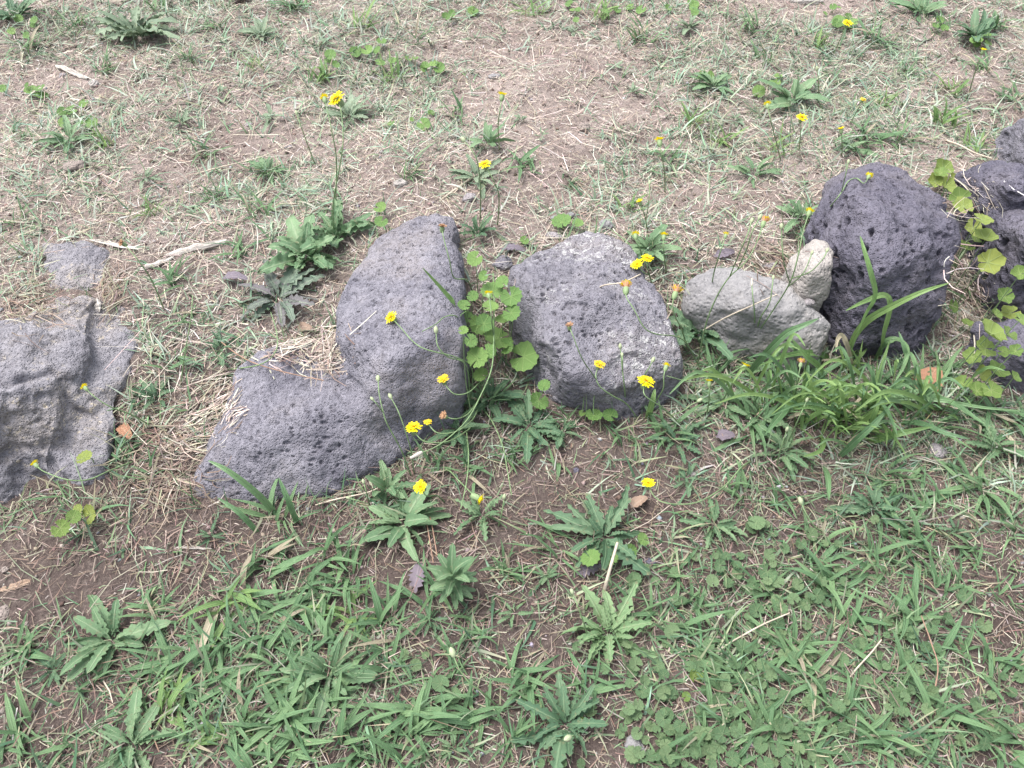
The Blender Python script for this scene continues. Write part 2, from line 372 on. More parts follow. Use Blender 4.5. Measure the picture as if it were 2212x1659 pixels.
rock('low smooth light grey stone between two pitted boulders', 'rock_smooth', [
    [(1490, 600, .115), (1502, 577, .12), (1532, 570, .125), (1573, 590, .135), (1628, 602, .14), (1675, 615, .145), (1710, 636, .145), (1737, 662, .14), (1780, 690, .12), (1804, 700, .11), (1804, 728, .09), (1785, 770, .04), (1770, 822, 0), (1700, 805, 0), (1600, 760, .01), (1520, 715, .03), (1488, 665, .08), (1600, 660, .155), (1700, 700, .13), (1750, 740, .09)]],
    seed=9, its=4, amp=(.008, .002), facets=.024, small=(.002, .012, .4, .2, .45))
rock('small pale cream stone wedged against the dark bubbly boulder', 'rock_pale', [
    [(1764, 514, .20), (1782, 517, .205), (1800, 543, .205), (1800, 570, .2), (1791, 625, .16), (1764, 654, .12), (1740, 645, .115), (1709, 627, .12), (1690, 589, .13), (1701, 560, .16), (1740, 525, .19), (1755, 585, .21)]],
    seed=21, voxel=.007, its=3, amp=(.005, .0025), facets=.008, depth=.02, name='pale_stone', cat='stone')
rock('tall dark bubbly lava boulder with large round pits', 'rock_dark', [
    [(1774, 427, .15), (1800, 392, .155), (1827, 375, .16), (1842, 361, .17), (1884, 348, .18), (1935, 361, .19), (2004, 395, .2), (2046, 436, .21), (2056, 461, .22), (2063, 519, .2), (2067, 557, .18), (2053, 594, .16), (2026, 673, .09), (2005, 735, .02), (1990, 760, 0), (1935, 776, 0), (1849, 769, 0),
     (1823, 707, .06), (1809, 666, .09), (1796, 594, .15), (1789, 536, .19), (1792, 468, .2), (1846, 437, .27), (1920, 470, .275), (2010, 530, .24), (1900, 600, .22), (1990, 640, .15)]],
    seed=15, amp=(.007, .0035), facets=.018, big=(.024, .036, .9, .10, .42), small=(.010, .0165, .9, .18, .5))
rock('dark bubbly lava rock beside yellow-green lobed leaves and bleached straw', 'rock_dark', [
    [(2061, 384, .12), (2105, 354, .16), (2146, 343, .18), (2230, 342, .19), (2330, 380, .17), (2350, 450, .14), (2240, 470, .16), (2174, 462, .15), (2125, 415, .14), (2180, 400, .22), (2300, 420, .2)]],
    seed=25, amp=(.007, .0035), facets=.016, big=(.022, .040, .75, .14, .38), small=(.008, .0155, .8, .22, .5))
rock('dark bubbly lava rock with one small red spot of lichen', 'rock_dark', [
    [(2148, 473, .14), (2174, 457, .16), (2235, 452, .18), (2340, 470, .17), (2360, 600, .10), (2250, 640, .07), (2200, 610, .08), (2170, 552, .10), (2151, 516, .12), (2240, 520, .2)]],
    seed=27, amp=(.007, .0035), facets=.016, big=(.02, .038, .7, .14, .36), small=(.008, .0155, .8, .22, .5))
rock('dark grey low rock mostly hidden under creeping lobed leaves', 'rock_dark', [
    [(2110, 700, .08), (2200, 690, .10), (2320, 700, .11), (2340, 860, .02), (2212, 862, 0), (2163, 838, 0), (2120, 790, .03), (2230, 770, .11)]],
    seed=29, amp=(.010, .004), small=(.005, .014, .7, .22, .5))
rock('grey rock rising from the far grass beyond the bubbly lava rocks', 'rock_grey', [
    [(2160, 275, .12), (2190, 258, .15), (2250, 250, .18), (2340, 270, .17), (2330, 340, .10), (2220, 336, .10), (2170, 306, .11), (2250, 290, .19)]],
    seed=31, amp=(.010, .004), facets=.012, small=(.005, .014, .7, .22, .5))
RB = BVHTree.FromPolygons(np.concatenate(rock_tris_V).tolist(), np.concatenate(rock_tris_F).tolist())
def rock_z(x, y):
    h = RB.ray_cast(Vector((x, y, 1.0)), Vector((0, 0, -1)))
    return h[0].z if h[0] else -9
_hx = np.arange(-2.2, 2.2, .012); _hy = np.arange(.3, 3.0, .012)
RH = np.array([[rock_z(x, y) for x in _hx] for y in _hy])
def rock_z_arr(x, y):
    i = np.clip(((x + 2.2) / .012 + .5).astype(int), 0, len(_hx) - 1); j = np.clip(((y - .3) / .012 + .5).astype(int), 0, len(_hy) - 1); return RH[j, i]
def surf(px, py):
    """first surface along the pixel's ray: rock or ground"""
    d = ray(px, py); k0 = (.04 - CAM.z) / d.z
    for _ in range(6):
        p = CAM + d * k0; k0 = (gz(p.x, p.y) - CAM.z) / d.z
    h = RB.ray_cast(CAM, d.normalized())
    if h[0] and h[3] / d.length < k0: return h[0], h[3] / d.length, True
    return CAM + d * k0, k0, False
def over(px, py, z, clear=.012):
    """point on the pixel's ray at height z, kept in front of rock and ground"""
    d = ray(px, py); k = (z - CAM.z) / d.z; _, ks, _ = surf(px, py)
    k = min(k, ks - clear); return CAM + d * k
def ground_at(px, py):
    d = ray(px, py); k = (.04 - CAM.z) / d.z
    for _ in range(6):
        p = CAM + d * k; k = (gz(p.x, p.y) - CAM.z) / d.z
    return CAM + d * k

# ------------------------------------------------------------------ stuff: straw litter, mown grass, soil crumbs
GREEN = [(1780, 1420, 520, 280, .75), (1950, 960, 300, 170, .5), (800, 1520, 520, 150, .6), (560, 1370, 230, 180, .35), (1950, 130, 420, 150, .65), (820, 120, 260, 110, .55),
         (330, 70, 380, 90, .55), (150, 270, 240, 70, .3), (1480, 330, 200, 90, .25), (460, 600, 150, 110, .3), (450, 430, 260, 60, .3), (640, 40, 120, 60, .3), (1560, 110, 260, 120, .35), (1300, 60, 200, 70, .25), (1560, 1130, 200, 90, .35), (1050, 950, 120, 70, .6), (1600, 800, 150, 70, .7), (1830, 810, 170, 60, .8), (1400, 905, 150, 30, .45), (940, 990, 90, 50, .5), (1080, 760, 50, 130, .5), (2090, 700, 70, 160, .4), (250, 960, 60, 110, .4), (130, 1085, 130, 25, .5), (540, 1100, 140, 40, .5), (1640, 1000, 200, 120, .4), (860, 1140, 160, 60, .3), (1290, 1180, 130, 70, .3), (1020, 560, 40, 60, .4)]
BARE = [(600, 310, 170, 45, .8), (1190, 335, 95, 75, .85), (1190, 140, 110, 32, .7), (120, 1290, 200, 90, .8), (420, 1290, 90, 60, .6), (880, 1245, 100, 60, .7), (60, 1530, 120, 110, .5), (1000, 180, 150, 50, .3), (1130, 1440, 110, 60, .3), (1740, 10, 150, 25, .6), (2080, 160, 120, 60, .4), (1580, 440, 120, 60, .4), (950, 110, 90, 30, .6), (1350, 230, 110, 40, .5), (200, 180, 130, 35, .55), (350, 360, 120, 30, .5), (1000, 230, 80, 30, .5)]
def blobs(px, py, L):
    r = np.zeros_like(px)
    for cx, cy, rx, ry, a in L: r = np.maximum(r, a * np.exp(-(((px - cx) / rx) ** 2 + ((py - cy) / ry) ** 2)))
    return r
def scatter(nn):
    """uniform points over the visible patch with a margin, off the rocks"""
    y = rng.uniform(.12, 3.2, nn); half = .55 + .68 * np.sqrt(y * y + 1.3); x = rng.uniform(-1, 1, nn) * 2.7
    k = np.abs(x) < half; x, y = x[k], y[k]
    z = gz_arr(x, y); P = np.stack([x, y, z], 1); px, py = project(P)
    keep = rock_z_arr(x, y) < z - .004
    return P[keep], px[keep], py[keep]
def ribbons(P, yaw, pitch, L, W, bend, colr, segs=2, name='x', taper=.25, roll=None, tip=None):
    """one thin curved ribbon per point: (n) arrays -> mesh of narrow strips"""
    n = len(P); d0 = np.stack([np.cos(yaw), np.sin(yaw), np.zeros(n)], 1); up = np.array([0, 0, 1.0])
    side = np.stack([-np.sin(yaw), np.cos(yaw), np.zeros(n)], 1)
    if roll is None: roll = np.zeros(n)
    sv = side * np.cos(roll)[:, None] + up * np.sin(roll)[:, None]
    rows = []; pos = P.copy(); sb = bend[1]
    for s in range(segs + 1):
        f = s / segs; wd = W * (1 - (1 - taper) * f ** 1.5)
        rows.append(np.stack([pos - sv * wd[:, None] / 2, pos + sv * wd[:, None] / 2], 1))
        ang = pitch + bend[0] * (f + .5 / segs); ya = sb * (f - .3)
        dirv = (d0 * np.cos(ya)[:, None] + side * np.sin(ya)[:, None]) * np.cos(ang)[:, None] + up * np.sin(ang)[:, None]
        pos = pos + dirv * (L / segs)[:, None]
    V = np.stack(rows, 1).reshape(-1, 3); k = 2 * (segs + 1); base = (np.arange(n) * k)[:, None]
    F = np.concatenate([base + np.array([2 * s, 2 * s + 1, 2 * s + 3, 2 * s + 2]) for s in range(segs)], 0)
    if tip is None: tip = colr
    f = (np.repeat(np.arange(segs + 1), 2) / segs)[None, :, None] ** 1.5
    return np_mesh(name, V, F, colors=(colr[:, None] * (1 - f) + tip[:, None] * f).reshape(-1, 3), smooth=True)
def pal(n, cols, wts, jit=.18):
    c = np.array(cols)[rng.choice(len(cols), n, p=np.array(wts) / sum(wts))]
    return np.clip(c * (1 + rng.normal(0, jit, (n, 1))) * (1 + rng.normal(0, .05, (n, 3))), .01, .95)
STRAW_FAR = ([(.47, .40, .335), (.60, .54, .47), (.35, .275, .23), (.38, .345, .27), (.19, .145, .125)], [4, 3, 3, 1.5, 2])
STRAW_NEAR = ([(.29, .235, .195), (.43, .38, .32), (.17, .125, .105), (.23, .165, .13), (.25, .245, .17)], [3, 1.3, 3.2, 3, 2])
def straw_mesh(nn, lmin, lmax, wmin, wmax, lift, bare_cut, name, segs=2):
    P, px, py = scatter(nn); n = len(P)
    dens = .95 - bare_cut * blobs(px, py, BARE) - .25 * blobs(px, py, GREEN) + .35 * vnoise(P * 6, 3) * .6
    k = rng.random(n) < dens; P, px, py = P[k], px[k], py[k]; n = len(P)
    far = np.clip((1000 - py) / 250 + rng.normal(0, .35, n), 0, 1) > .5
    c = np.where(far[:, None], pal(n, *STRAW_FAR), pal(n, *STRAW_NEAR))
    P = P.copy(); P[:, 2] += rng.uniform(.001, lift, n)
    return ribbons(P, rng.uniform(0, 2 * np.pi, n), rng.normal(0, .13, n), lmin + (lmax - lmin) * rng.random(n) ** 2, rng.uniform(wmin, wmax, n),
                   (rng.normal(0, .12, n), rng.normal(0, .45, n)), c, segs=segs, name=name, taper=.6, roll=rng.uniform(-.6, .6, n))
o = link('dry_straw', straw_mesh(90000, .010, .050, .0010, .0021, .009, .75, 'dry_straw'), M['straw']); tag(o, 'bleached dry straw and clippings littering the soil', 'straw', kind='stuff')
o = link('fine_litter', straw_mesh(210000, .006, .03, .0006, .0014, .006, .55, 'fine_litter', 1), M['straw']); tag(o, 'fine chopped straw dust between the grass blades', 'litter', kind='stuff')
o = link('pine_needle_litter', straw_mesh(9000, .05, .14, .0009, .0017, .014, .4, 'pine_needle_litter'), M['straw']); tag(o, 'long thin brown needles strewn over the soil', 'needles', kind='stuff')

def grass_field(nn, clump, lmin, lmax, wmin, wmax, pitch, thin, name, label, segs=3, tan=0, green=1):
    """mown blades; clump > 1 lets several blades fan out from one crown"""
    P, px, py = scatter(nn); n = len(P)
    dens = .34 + .8 * blobs(px, py, GREEN) - 1.0 * blobs(px, py, BARE) + .42 * fbm(P * 4, 21, 2)
    k = rng.random(n) < np.clip(dens, .04, 1) * thin; P, px, py = P[k], px[k], py[k]
    if clump > 1:
        P = np.repeat(P, clump, 0); px = np.repeat(px, clump); py = np.repeat(py, clump); n = len(P)
        P = P + np.concatenate([rng.normal(0, .007, (n, 2)), np.zeros((n, 1))], 1); P[:, 2] = gz_arr(P[:, 0], P[:, 1]) - .001
    n = len(P); lush = np.clip((py - 850) / 300, 0, 1)
    dry = pal(n, [(.29, .34, .26), (.23, .315, .225), (.38, .40, .33), (.18, .285, .185)], [3, 3.5, 1.5, 3.2])
    grn = pal(n, [(.108, .19, .095), (.155, .24, .122), (.072, .145, .075), (.24, .27, .175)], [3, 3, 3, 1.6])
    c = np.where((rng.random(n) < lush * .7 + .28 * green)[:, None], grn, dry)
    if tan: c = np.where((rng.random(n) < tan * (1 - lush * .6))[:, None], pal(n, [(.46, .41, .33), (.36, .31, .24), (.52, .48, .40), (.26, .21, .17)], [3, 3, 2, 2]), c)
    L = lmin + (lmax - lmin) * rng.random(n) ** 1.5
    me = ribbons(P, rng.uniform(0, 2 * np.pi, n), rng.uniform(*pitch, n), L, rng.uniform(wmin, wmax, n), (rng.normal(-.55, .45, n), rng.normal(0, .4, n)), c, segs=segs, name=name, taper=.06, roll=rng.uniform(-.5, .5, n),
                 tip=np.where((rng.random(n) < .22)[:, None], pal(n, [(.42, .36, .25), (.33, .26, .17)], [1, 1]), c))
    return tag(link(name, me, M['grass_stuff']), label, 'grass', kind='stuff')
grass_field(230000, 1, .014, .045, .0014, .0032, (.05, .9), .62, 'mown_grass', 'short patchy mown grass mixed with dry blades')
grass_field(48000, 5, .025, .08, .0024, .0056, (.08, .95), .5, 'crabgrass', 'wider green crabgrass blades sprouting all through the turf')
grass_field(270000, 1, .010, .032, .0009, .0022, (.02, .8), .85, 'fine_turf', 'fine short pale turf matted over the soil', 2, .62, .5)

P, px, py = scatter(34000); n = len(P); r = .0012 + .0055 * rng.random(n) ** 4
oc = np.array([(1, 0, 0), (0, 1, 0), (-1, 0, 0), (0, -1, 0), (0, 0, .8), (0, 0, -.8)])
jit = rng.uniform(.55, 1.3, (n, 6, 1)); a = rng.uniform(0, 6.28, n); rot = np.stack([np.cos(a), -np.sin(a), np.sin(a), np.cos(a)], 1).reshape(n, 2, 2)
oo = oc[None] * jit; oo[..., :2] = np.einsum('nij,nkj->nki', rot, oo[..., :2])
Vc = (P[:, None] + oo * r[:, None, None] + np.array([0, 0, .001])).reshape(-1, 3)
Fc = (np.arange(n)[:, None, None] * 6 + np.array([(0, 1, 4), (1, 2, 4), (2, 3, 4), (3, 0, 4), (1, 0, 5), (2, 1, 5), (3, 2, 5), (0, 3, 5)])).reshape(-1, 3)
me = np_mesh('soil_crumbs', Vc, Fc, colors=np.repeat(pal(n, [(.20, .15, .13), (.30, .25, .22), (.12, .09, .08), (.28, .27, .29)], [3, 3, 2, 1]), 6, 0), smooth=False)
o = link('soil_crumbs', me, M['crumb']); tag(o, 'loose crumbs of brown soil and grit', 'soil', kind='stuff')

P, px, py = scatter(150000); nearr = np.zeros(len(P), bool)
for dx, dy in ((.03, 0), (-.03, 0), (0, .03), (0, -.03), (.02, .02), (-.02, .02)): nearr |= rock_z_arr(P[:, 0] + dx, P[:, 1] + dy) > P[:, 2] + .012
P, px, py = P[nearr], px[nearr], py[nearr]; n = len(P); k = rng.random(n) < .62 + .3 * vnoise(P * 9, 4); P = P[k]; n = len(P); half = rng.random(n) < .5
def fringe(Q, name, label, c, lo, hi, w0, w1, pit):
    m_ = len(Q); me = ribbons(Q, rng.uniform(0, 6.28, m_), rng.uniform(*pit, m_), lo + (hi - lo) * rng.random(m_) ** 1.4, rng.uniform(w0, w1, m_), (rng.normal(-.5, .4, m_), rng.normal(0, .5, m_)), c, segs=3, name=name, taper=.1, roll=rng.uniform(-.5, .5, m_))
    tag(link(name, me, M['grass_stuff']), label, 'grass', kind='stuff')
fringe(P[half], 'grass_fringe', 'thin grass growing up along the foot of the rocks', pal(int(half.sum()), [(.12, .20, .10), (.17, .25, .13), (.085, .155, .08), (.30, .30, .20)], [3, 3, 3, 2]), .025, .085, .0014, .004, (.3, 1.35))
fringe(P[~half], 'straw_fringe', 'brown straw packed against the foot of the rocks', pal(int((~half).sum()), *STRAW_NEAR), .015, .07, .0009, .002, (-.05, .5))
# heaps of straw lying on ledges and in clefts
def heap(spots, name, label, cols):
    Ps, yaw = [], []
    for px, py, rx, ry, cnt, dirn, spread in spots:
        for _ in range(cnt):
            u, v = random.gauss(0, .5), random.gauss(0, .5); p = surf(px + u * rx, py + v * ry)[0]
            Ps.append((p.x, p.y, p.z + random.uniform(.001, .010))); yaw.append(R(dirn + random.gauss(0, spread)))
    n = len(Ps); return tag(link(name, ribbons(np.array(Ps), np.array(yaw), rng.normal(0, .12, n), .02 + .06 * rng.random(n), rng.uniform(.0012, .0026, n), (rng.normal(-.1, .15, n), rng.normal(0, .9, n)), pal(n, *cols), segs=3, name=name, taper=.5, roll=rng.uniform(-.6, .6, n)), M['straw']), label, 'straw', kind='stuff')
heap([(690, 770, 60, 45, 260, 30, 45), (590, 760, 60, 30, 70, 10, 40), (470, 880, 45, 70, 260, 60, 25), (400, 940, 60, 60, 200, 50, 40)], 'straw_drift', 'drift of pale straw swept into the boulder ledge', STRAW_FAR)
heap([(2090, 430, 50, 40, 170, 0, 60), (2090, 600, 40, 60, 260, -40, 50), (2070, 690, 40, 50, 160, -60, 40)], 'bleached_straw', 'bleached straw tangled between the dark lava rocks', STRAW_FAR)
heap([(330, 940, 70, 60, 260, 30, 60), (360, 1040, 70, 40, 240, 20, 60), (230, 650, 20, 60, 120, 70, 30), (60, 660, 60, 50, 160, 0, 50), (1460, 660, 25, 50, 60, 60, 50), (1060, 700, 40, 110, 160, 80, 50), (1650, 560, 60, 30, 140, 0, 50)], 'needle_drift', 'reddish brown needles and straw gathered between the rocks', STRAW_NEAR)

# ------------------------------------------------------------------ leaf shapes
def grid_mesh(name, rows, uvs):
    rows = np.array(rows); a, b = rows.shape[:2]; i = (np.arange(a - 1)[:, None] * b + np.arange(b - 1)[None]).ravel()
    return np_mesh(name, rows.reshape(-1, 3), np.stack([i, i + 1, i + b + 1, i + b], 1), uv=np.array(uvs).reshape(-1, 2))
def rosette_leaf(seed, teeth=.4, width=.15, wave=.02, arch=.5, nt=6):
    """oblong leaf, widest past the middle, toothed edge, hollow midrib, arching to the tip; length 1 along X"""
    r = random.Random(seed); rows, uvs = [], []; ns = 2 * nt + 3; x = z = 0; side = r.uniform(-.25, .25)
    for s in range(ns):
        f = s / (ns - 1); w = width * (0.16 + 0.84 * math.sin(math.pi * min(1, f ** .72 * .97)) ** .8) if f < .97 else width * .06
        if f < .16: w = width * (.14 + f)
        tooth = (1 - teeth * r.uniform(.6, 1.2)) if (s % 2 == 0 and .1 < f < .85) else 1.0
        ang = .55 * arch - arch * 1.5 * f; st = 1 / (ns - 1)
        back = -.03 if s % 2 else 0
        yy = side * f * f * .4
        rows.append([]); uvs.append([])
        for c, q in enumerate((-1, -.5, 0, .5, 1)):
            tt = tooth if abs(q) == 1 else (1 + tooth) / 2
            jit = r.uniform(.85, 1.12) if abs(q) == 1 else 1
            rows[-1].append((x + (back if abs(q) == 1 and .1 < f < .85 else 0), yy + q * w * tt * jit, z + abs(q) * w * .35 + (wave * r.uniform(-1, 1) * (abs(q) ** 2))))
            uvs[-1].append(((q + 1) / 2, f))
        x += math.cos(ang) * st; z += math.sin(ang) * st
    return grid_mesh('leaf', rows, uvs)
LEAF = {
    'tooth': [rosette_leaf(s, .40, .155, .014, .45 + .1 * (s % 4), 6) for s in range(8)],
    'deep': [rosette_leaf(40 + s, .60, .17, .02, .40 + .1 * (s % 3), 5) for s in range(8)],
    'oval': [rosette_leaf(80 + s, .14, .19, .014, .4 + .1 * (s % 3), 5) for s in range(7)],
    'wavy': [rosette_leaf(120 + s, .42, .20, .07, .5 + .15 * (s % 3), 6) for s in range(8)]}
LM = {}
def with_mat(me, key, m):
    k = (me.name, key)
    if k not in LM:
        c = me.copy(); c.materials.clear(); c.materials.append(M[m]); LM[k] = c
    return LM[k]
NEAR_MARKS = [(244, 1388, 'the lone fresh rosette'), (290, 1612, 'the flat blue-green rosette'), (469, 1484, 'the star-shaped crabgrass'), (716, 1462, 'the crowded toothed rosette'), (872, 1136, 'the rounded-leaf rosette'), (898, 1250, 'the dark fallen leaf'), (980, 1285, 'the whorled seedling'),
    (1042, 1118, 'the narrow-leaved rosette'), (1304, 1164, 'the large dark rosette'), (1312, 1372, 'the bright pale rosette'), (1222, 1568, 'the jagged grey-green rosette'), (1371, 1616, 'the pale grey pebble'), (1042, 1525, 'the three-fingered crabgrass'), (980, 1417, 'the leaning pale bud'), (1500, 1480, 'the yellowed round leaves'),
    (1615, 1370, 'the long brown straw'), (1860, 1435, 'the thin straw on the creepers'), (1890, 1630, 'the peeled brown twig'), (2015, 1450, 'the reddish dead stem'), (1884, 1104, 'the dark jagged rosette'), (1540, 1140, 'the small ragged rosette'), (1731, 1110, 'the curled bud stem'), (2022, 978, 'the half-hidden grey stone'), (2146, 972, 'the lawn-edge lobed rosette'),
    (1370, 1090, 'the tan fallen leaf'), (1495, 1026, 'the white gritty chip'), (1562, 880, 'the spreading lobed rosette'), (1985, 840, 'the rusty fallen leaf'), (420, 1185, 'the thin grey twig'), (30, 1265, 'the tan bark scrap'), (1700, 790, 'the smooth light stone'), (2160, 800, 'the low leaf-covered rock'), (600, 1120, 'the notched boulder front')]
FAR_MARKS = [(300, 82, 'the bushy grey-green rosette'), (757, 258, 'the twin yellow flowers'), (588, 262, 'the five-leaved rosette'), (1054, 316, 'the single tall flower'), (1627, 384, 'the open few-leaved rosette'), (1712, 224, 'the broad-leaved rosette'), (1541, 192, 'the low sprawling rosette'), (1487, 64, 'the small pale rosette'), (1835, 328, 'the rosette by the lava boulder'),
    (154, 330, 'the wrinkled brown stone'), (581, 378, 'the ragged lobed rosette'), (567, 82, 'the soft grey-green rosette'), (36, 44, 'the dark tangled rosette'), (2105, 85, 'the dark weed by the path'), (1990, 34, 'the green weed past the path'), (150, 160, 'the short grey stick'), (1260, 279, 'the stone on bare soil'), (866, 399, 'the flat pale stone'), (1068, 168, 'the pale stone in straw'), (1829, 85, 'the lone far flower'),
    (1425, 340, 'the thin-stemmed flower'), (1740, 10, 'the far pale rock'), (505, 10, 'the far brown leaf'), (425, 540, 'the weathered grey stick'), (914, 268, 'the scattered round leaves'), (2200, 290, 'the far grey rock'), (120, 410, 'the short pale twig'), (622, 310, 'the far bare soil')]
def beside(px, py, what, marks, tail):
    '''label that names the nearest thing one can find'''
    q = ground_at(px, py); best = sorted(marks, key=lambda m_: (ground_at(m_[0], m_[1]) - q).length)[0]
    d_ = (ground_at(best[0], best[1]) - q).length
    return what + (' hard by ' if d_ < .09 else ' close to ' if d_ < .19 else ' a short way from ') + best[2]
def rosette(px, py, rpx, nl, shape, m, label, pitch=(8, 30), rise=0., group=None, name='rosette_weed', flat=1.0):
    p = surf(px, py)[0]; rad = 1.02 * rpx * mpp(p)
    e = tag(link(name, None, loc=(p.x, p.y, p.z)), label, 'weed', group)
    a0 = random.uniform(0, 6.28); nl = int(nl * 1.45)
    for i in range(nl):
        ring = i / nl; L = rad * random.uniform(.55, 1.3) * (1 - .45 * ring)
        pt = R(random.uniform(pitch[0] - 6, pitch[1]) * random.uniform(.4, 1) + 30 * ring * ring)
        me = with_mat(random.choice(LEAF[shape if random.random() < .8 else 'tooth']), m, m)
        a = a0 + i * 2.4 + random.gauss(0, .45); off = random.uniform(.02, .16) * rad
        q = Quaternion((0, 0, 1), a + random.gauss(0, .2)) @ Quaternion((0, 1, 0), -pt) @ Quaternion((1, 0, 0), R(random.gauss(0, 22)))
        link('leaf', me, parent=e, loc=(off * math.cos(a), off * math.sin(a), .005 + rise + .008 * ring), rot=q, scale=(L, L * random.uniform(.62, 1.08), L * random.uniform(.6, 1.1)))
    return e
RS = [
 (300, 82, 88, 22, 'wavy', 'rosette_grey', 'bushy grey-green rosette with crowded wavy leaves in the far turf', (15, 45)),
 (757, 258, 62, 16, 'tooth', 'rosette_grey', 'grey-green rosette at the foot of the twin yellow flowers', (8, 30)),
 (588, 262, 42, 5, 'oval', 'rosette_grey', 'small rosette of five pale narrow leaves beside bare soil', (8, 18)),
 (664, 562, 96, 22, 'wavy', 'rosette', 'crowded wavy green rosette left of the notched boulder', (15, 45)),
 (726, 516, 84, 20, 'wavy', 'rosette', 'crowded wavy green rosette touching the back of the notched boulder', (15, 45)),
 (606, 652, 112, 16, 'deep', 'rosette_purple', 'flat rosette of purple-tinged lobed leaves beside the notched boulder', (2, 12)),
 (1054, 316, 58, 9, 'oval', 'rosette', 'rosette of smooth oval leaves under a single tall yellow flower', (15, 40)),
 (1030, 392, 70, 11, 'tooth', 'rosette_grey', 'loose grey-green rosette mixed with grass behind the notched boulder', (5, 25)),
 (1034, 512, 48, 9, 'tooth', 'rosette_dark', 'dark upright rosette in the gap behind the round-leaved creepers', (35, 65)),
 (1400, 545, 66, 13, 'oval', 'rosette', 'rosette behind the lichen-patched boulder under two yellow flowers', (12, 40)),
 (1730, 478, 66, 16, 'tooth', 'rosette', 'glossy toothed rosette behind the small pale cream stone', (15, 45)),
 (1627, 384, 62, 8, 'tooth', 'rosette', 'open rosette of few toothed leaves on straw behind the smooth stone', (8, 25)),
 (1712, 224, 78, 12, 'oval', 'rosette', 'large broad-leaved green rosette below two yellow flowers in the turf', (15, 45)),
 (1541, 192, 58, 12, 'oval', 'rosette', 'low sprawling green rosette in far turf beside the broad-leaved rosette', (5, 25)),
 (1487, 64, 36, 10, 'oval', 'rosette_grey', 'small pale rosette near the far edge of the turf', (12, 35)),
 (1835, 328, 46, 10, 'oval', 'rosette', 'small green rosette in grass just behind the tall dark lava boulder', (10, 40)),
 (154, 314, 68, 14, 'tooth', 'rosette', 'rosette with thin trailing leaves behind the wrinkled brown stone', (5, 30)),
 (318, 392, 36, 10, 'deep', 'rosette_grey', 'tiny pale rosette on straw between the brown stone and bare soil', (5, 20)),
 (581, 378, 54, 13, 'deep', 'rosette', 'ragged lobed rosette at the edge of the bare soil patch', (6, 28)),
 (567, 82, 52, 11, 'oval', 'rosette_grey', 'soft grey-green rosette among the far grass tufts', (15, 45)),
 (36, 44, 70, 14, 'tooth', 'rosette_dark', 'dark tangled rosette at the far edge of the turf', (10, 40)),
 (1142, 928, 92, 14, 'tooth', 'rosette_dark', 'dark green toothed rosette in front of the gap between pitted boulders', (4, 22)),
 (990, 935, 70, 10, 'oval', 'rosette_dark', 'dark broad-leaved rosette under the right end of the notched boulder', (6, 26)),
 (1510, 722, 88, 12, 'wavy', 'rosette_dark', 'big dark wavy rosette between the lichen boulder and smooth stone', (10, 35)),
 (1562, 880, 85, 13, 'deep', 'rosette', 'lobed rosette spreading below the dark wavy rosette', (4, 22)),
 (1689, 984, 76, 13, 'tooth', 'rosette', 'toothed rosette under the lush grass clump in front of the stones', (5, 25)),
 (838, 1062, 78, 9, 'oval', 'rosette', 'leafy upright rosette against the front of the notched boulder', (20, 50)),
 (872, 1136, 98, 13, 'oval', 'rosette', 'wide green rosette of rounded leaves in front of the notched boulder', (6, 30)),
 (1042, 1118, 66, 11, 'deep', 'rosette', 'small narrow-leaved rosette under the drooping yellow flower', (6, 25)),
 (1304, 1164, 112, 15, 'deep', 'rosette_dark', 'large dark lobed rosette with a dry pale stalk lying over it', (4, 22)),
 (1312, 1372, 100, 19, 'deep', 'rosette_light', 'bright pale green lobed rosette in front of the dark lobed rosette', (8, 35)),
 (244, 1388, 108, 17, 'tooth', 'rosette', 'fresh toothed rosette standing alone on bare brown soil', (8, 34)),
 (290, 1612, 100, 14, 'deep', 'rosette', 'flat blue-green lobed rosette below the lone fresh rosette', (2, 15)),
 (716, 1462, 96, 16, 'tooth', 'rosette', 'toothed rosette crowded among broad grass blades in the lawn', (10, 38)),
 (1222, 1568, 104, 14, 'deep', 'rosette_dark', 'grey-green rosette of long narrow jagged leaves near a pale pebble', (8, 38)),
 (1884, 1104, 82, 12, 'deep', 'rosette_dark', 'dark jagged rosette in the lawn right of the pale seed bud', (5, 26)),
 (1540, 1140, 66, 15, 'deep', 'rosette', 'small ragged rosette in trodden straw near the brown fallen leaf', (2, 14)),
 (2146, 972, 80, 11, 'deep', 'rosette', 'lobed rosette near the grey stone at the edge of the lawn', (8, 30)),
 (1060, 868, 62, 12, 'oval', 'rosette_dark', 'dark broad weed under the hanging stems in the boulder gap', (12, 40)),
 (1215, 940, 58, 10, 'tooth', 'rosette_dark', 'small dark rosette in front of the flat round leaf pair', (4, 24)),
 (1460, 960, 66, 11, 'deep', 'rosette_dark', 'ragged dark rosette by the small purple leaf', (4, 22)),
 (1640, 905, 70, 12, 'deep', 'rosette', 'jagged rosette half buried in the sprawling bright grass', (6, 28)),
 (342, 864, 62, 9, 'tooth', 'rosette_dark', 'dark rosette between the outcrop and the notched boulder', (8, 30)),
 (480, 758, 48, 9, 'tooth', 'rosette_dark', 'small dark rosette in straw above the boulder ledge', (8, 30)),
 (2105, 85, 66, 13, 'oval', 'rosette_dark', 'leafy dark weed by a bare path in the far turf', (15, 45)),
 (1990, 34, 60, 11, 'oval', 'rosette', 'leafy green weed beyond the bare path at the turf edge', (15, 50)),
]
for r in RS: rosette(r[0], r[1], r[2], r[3], r[4], r[5], r[6], r[7])
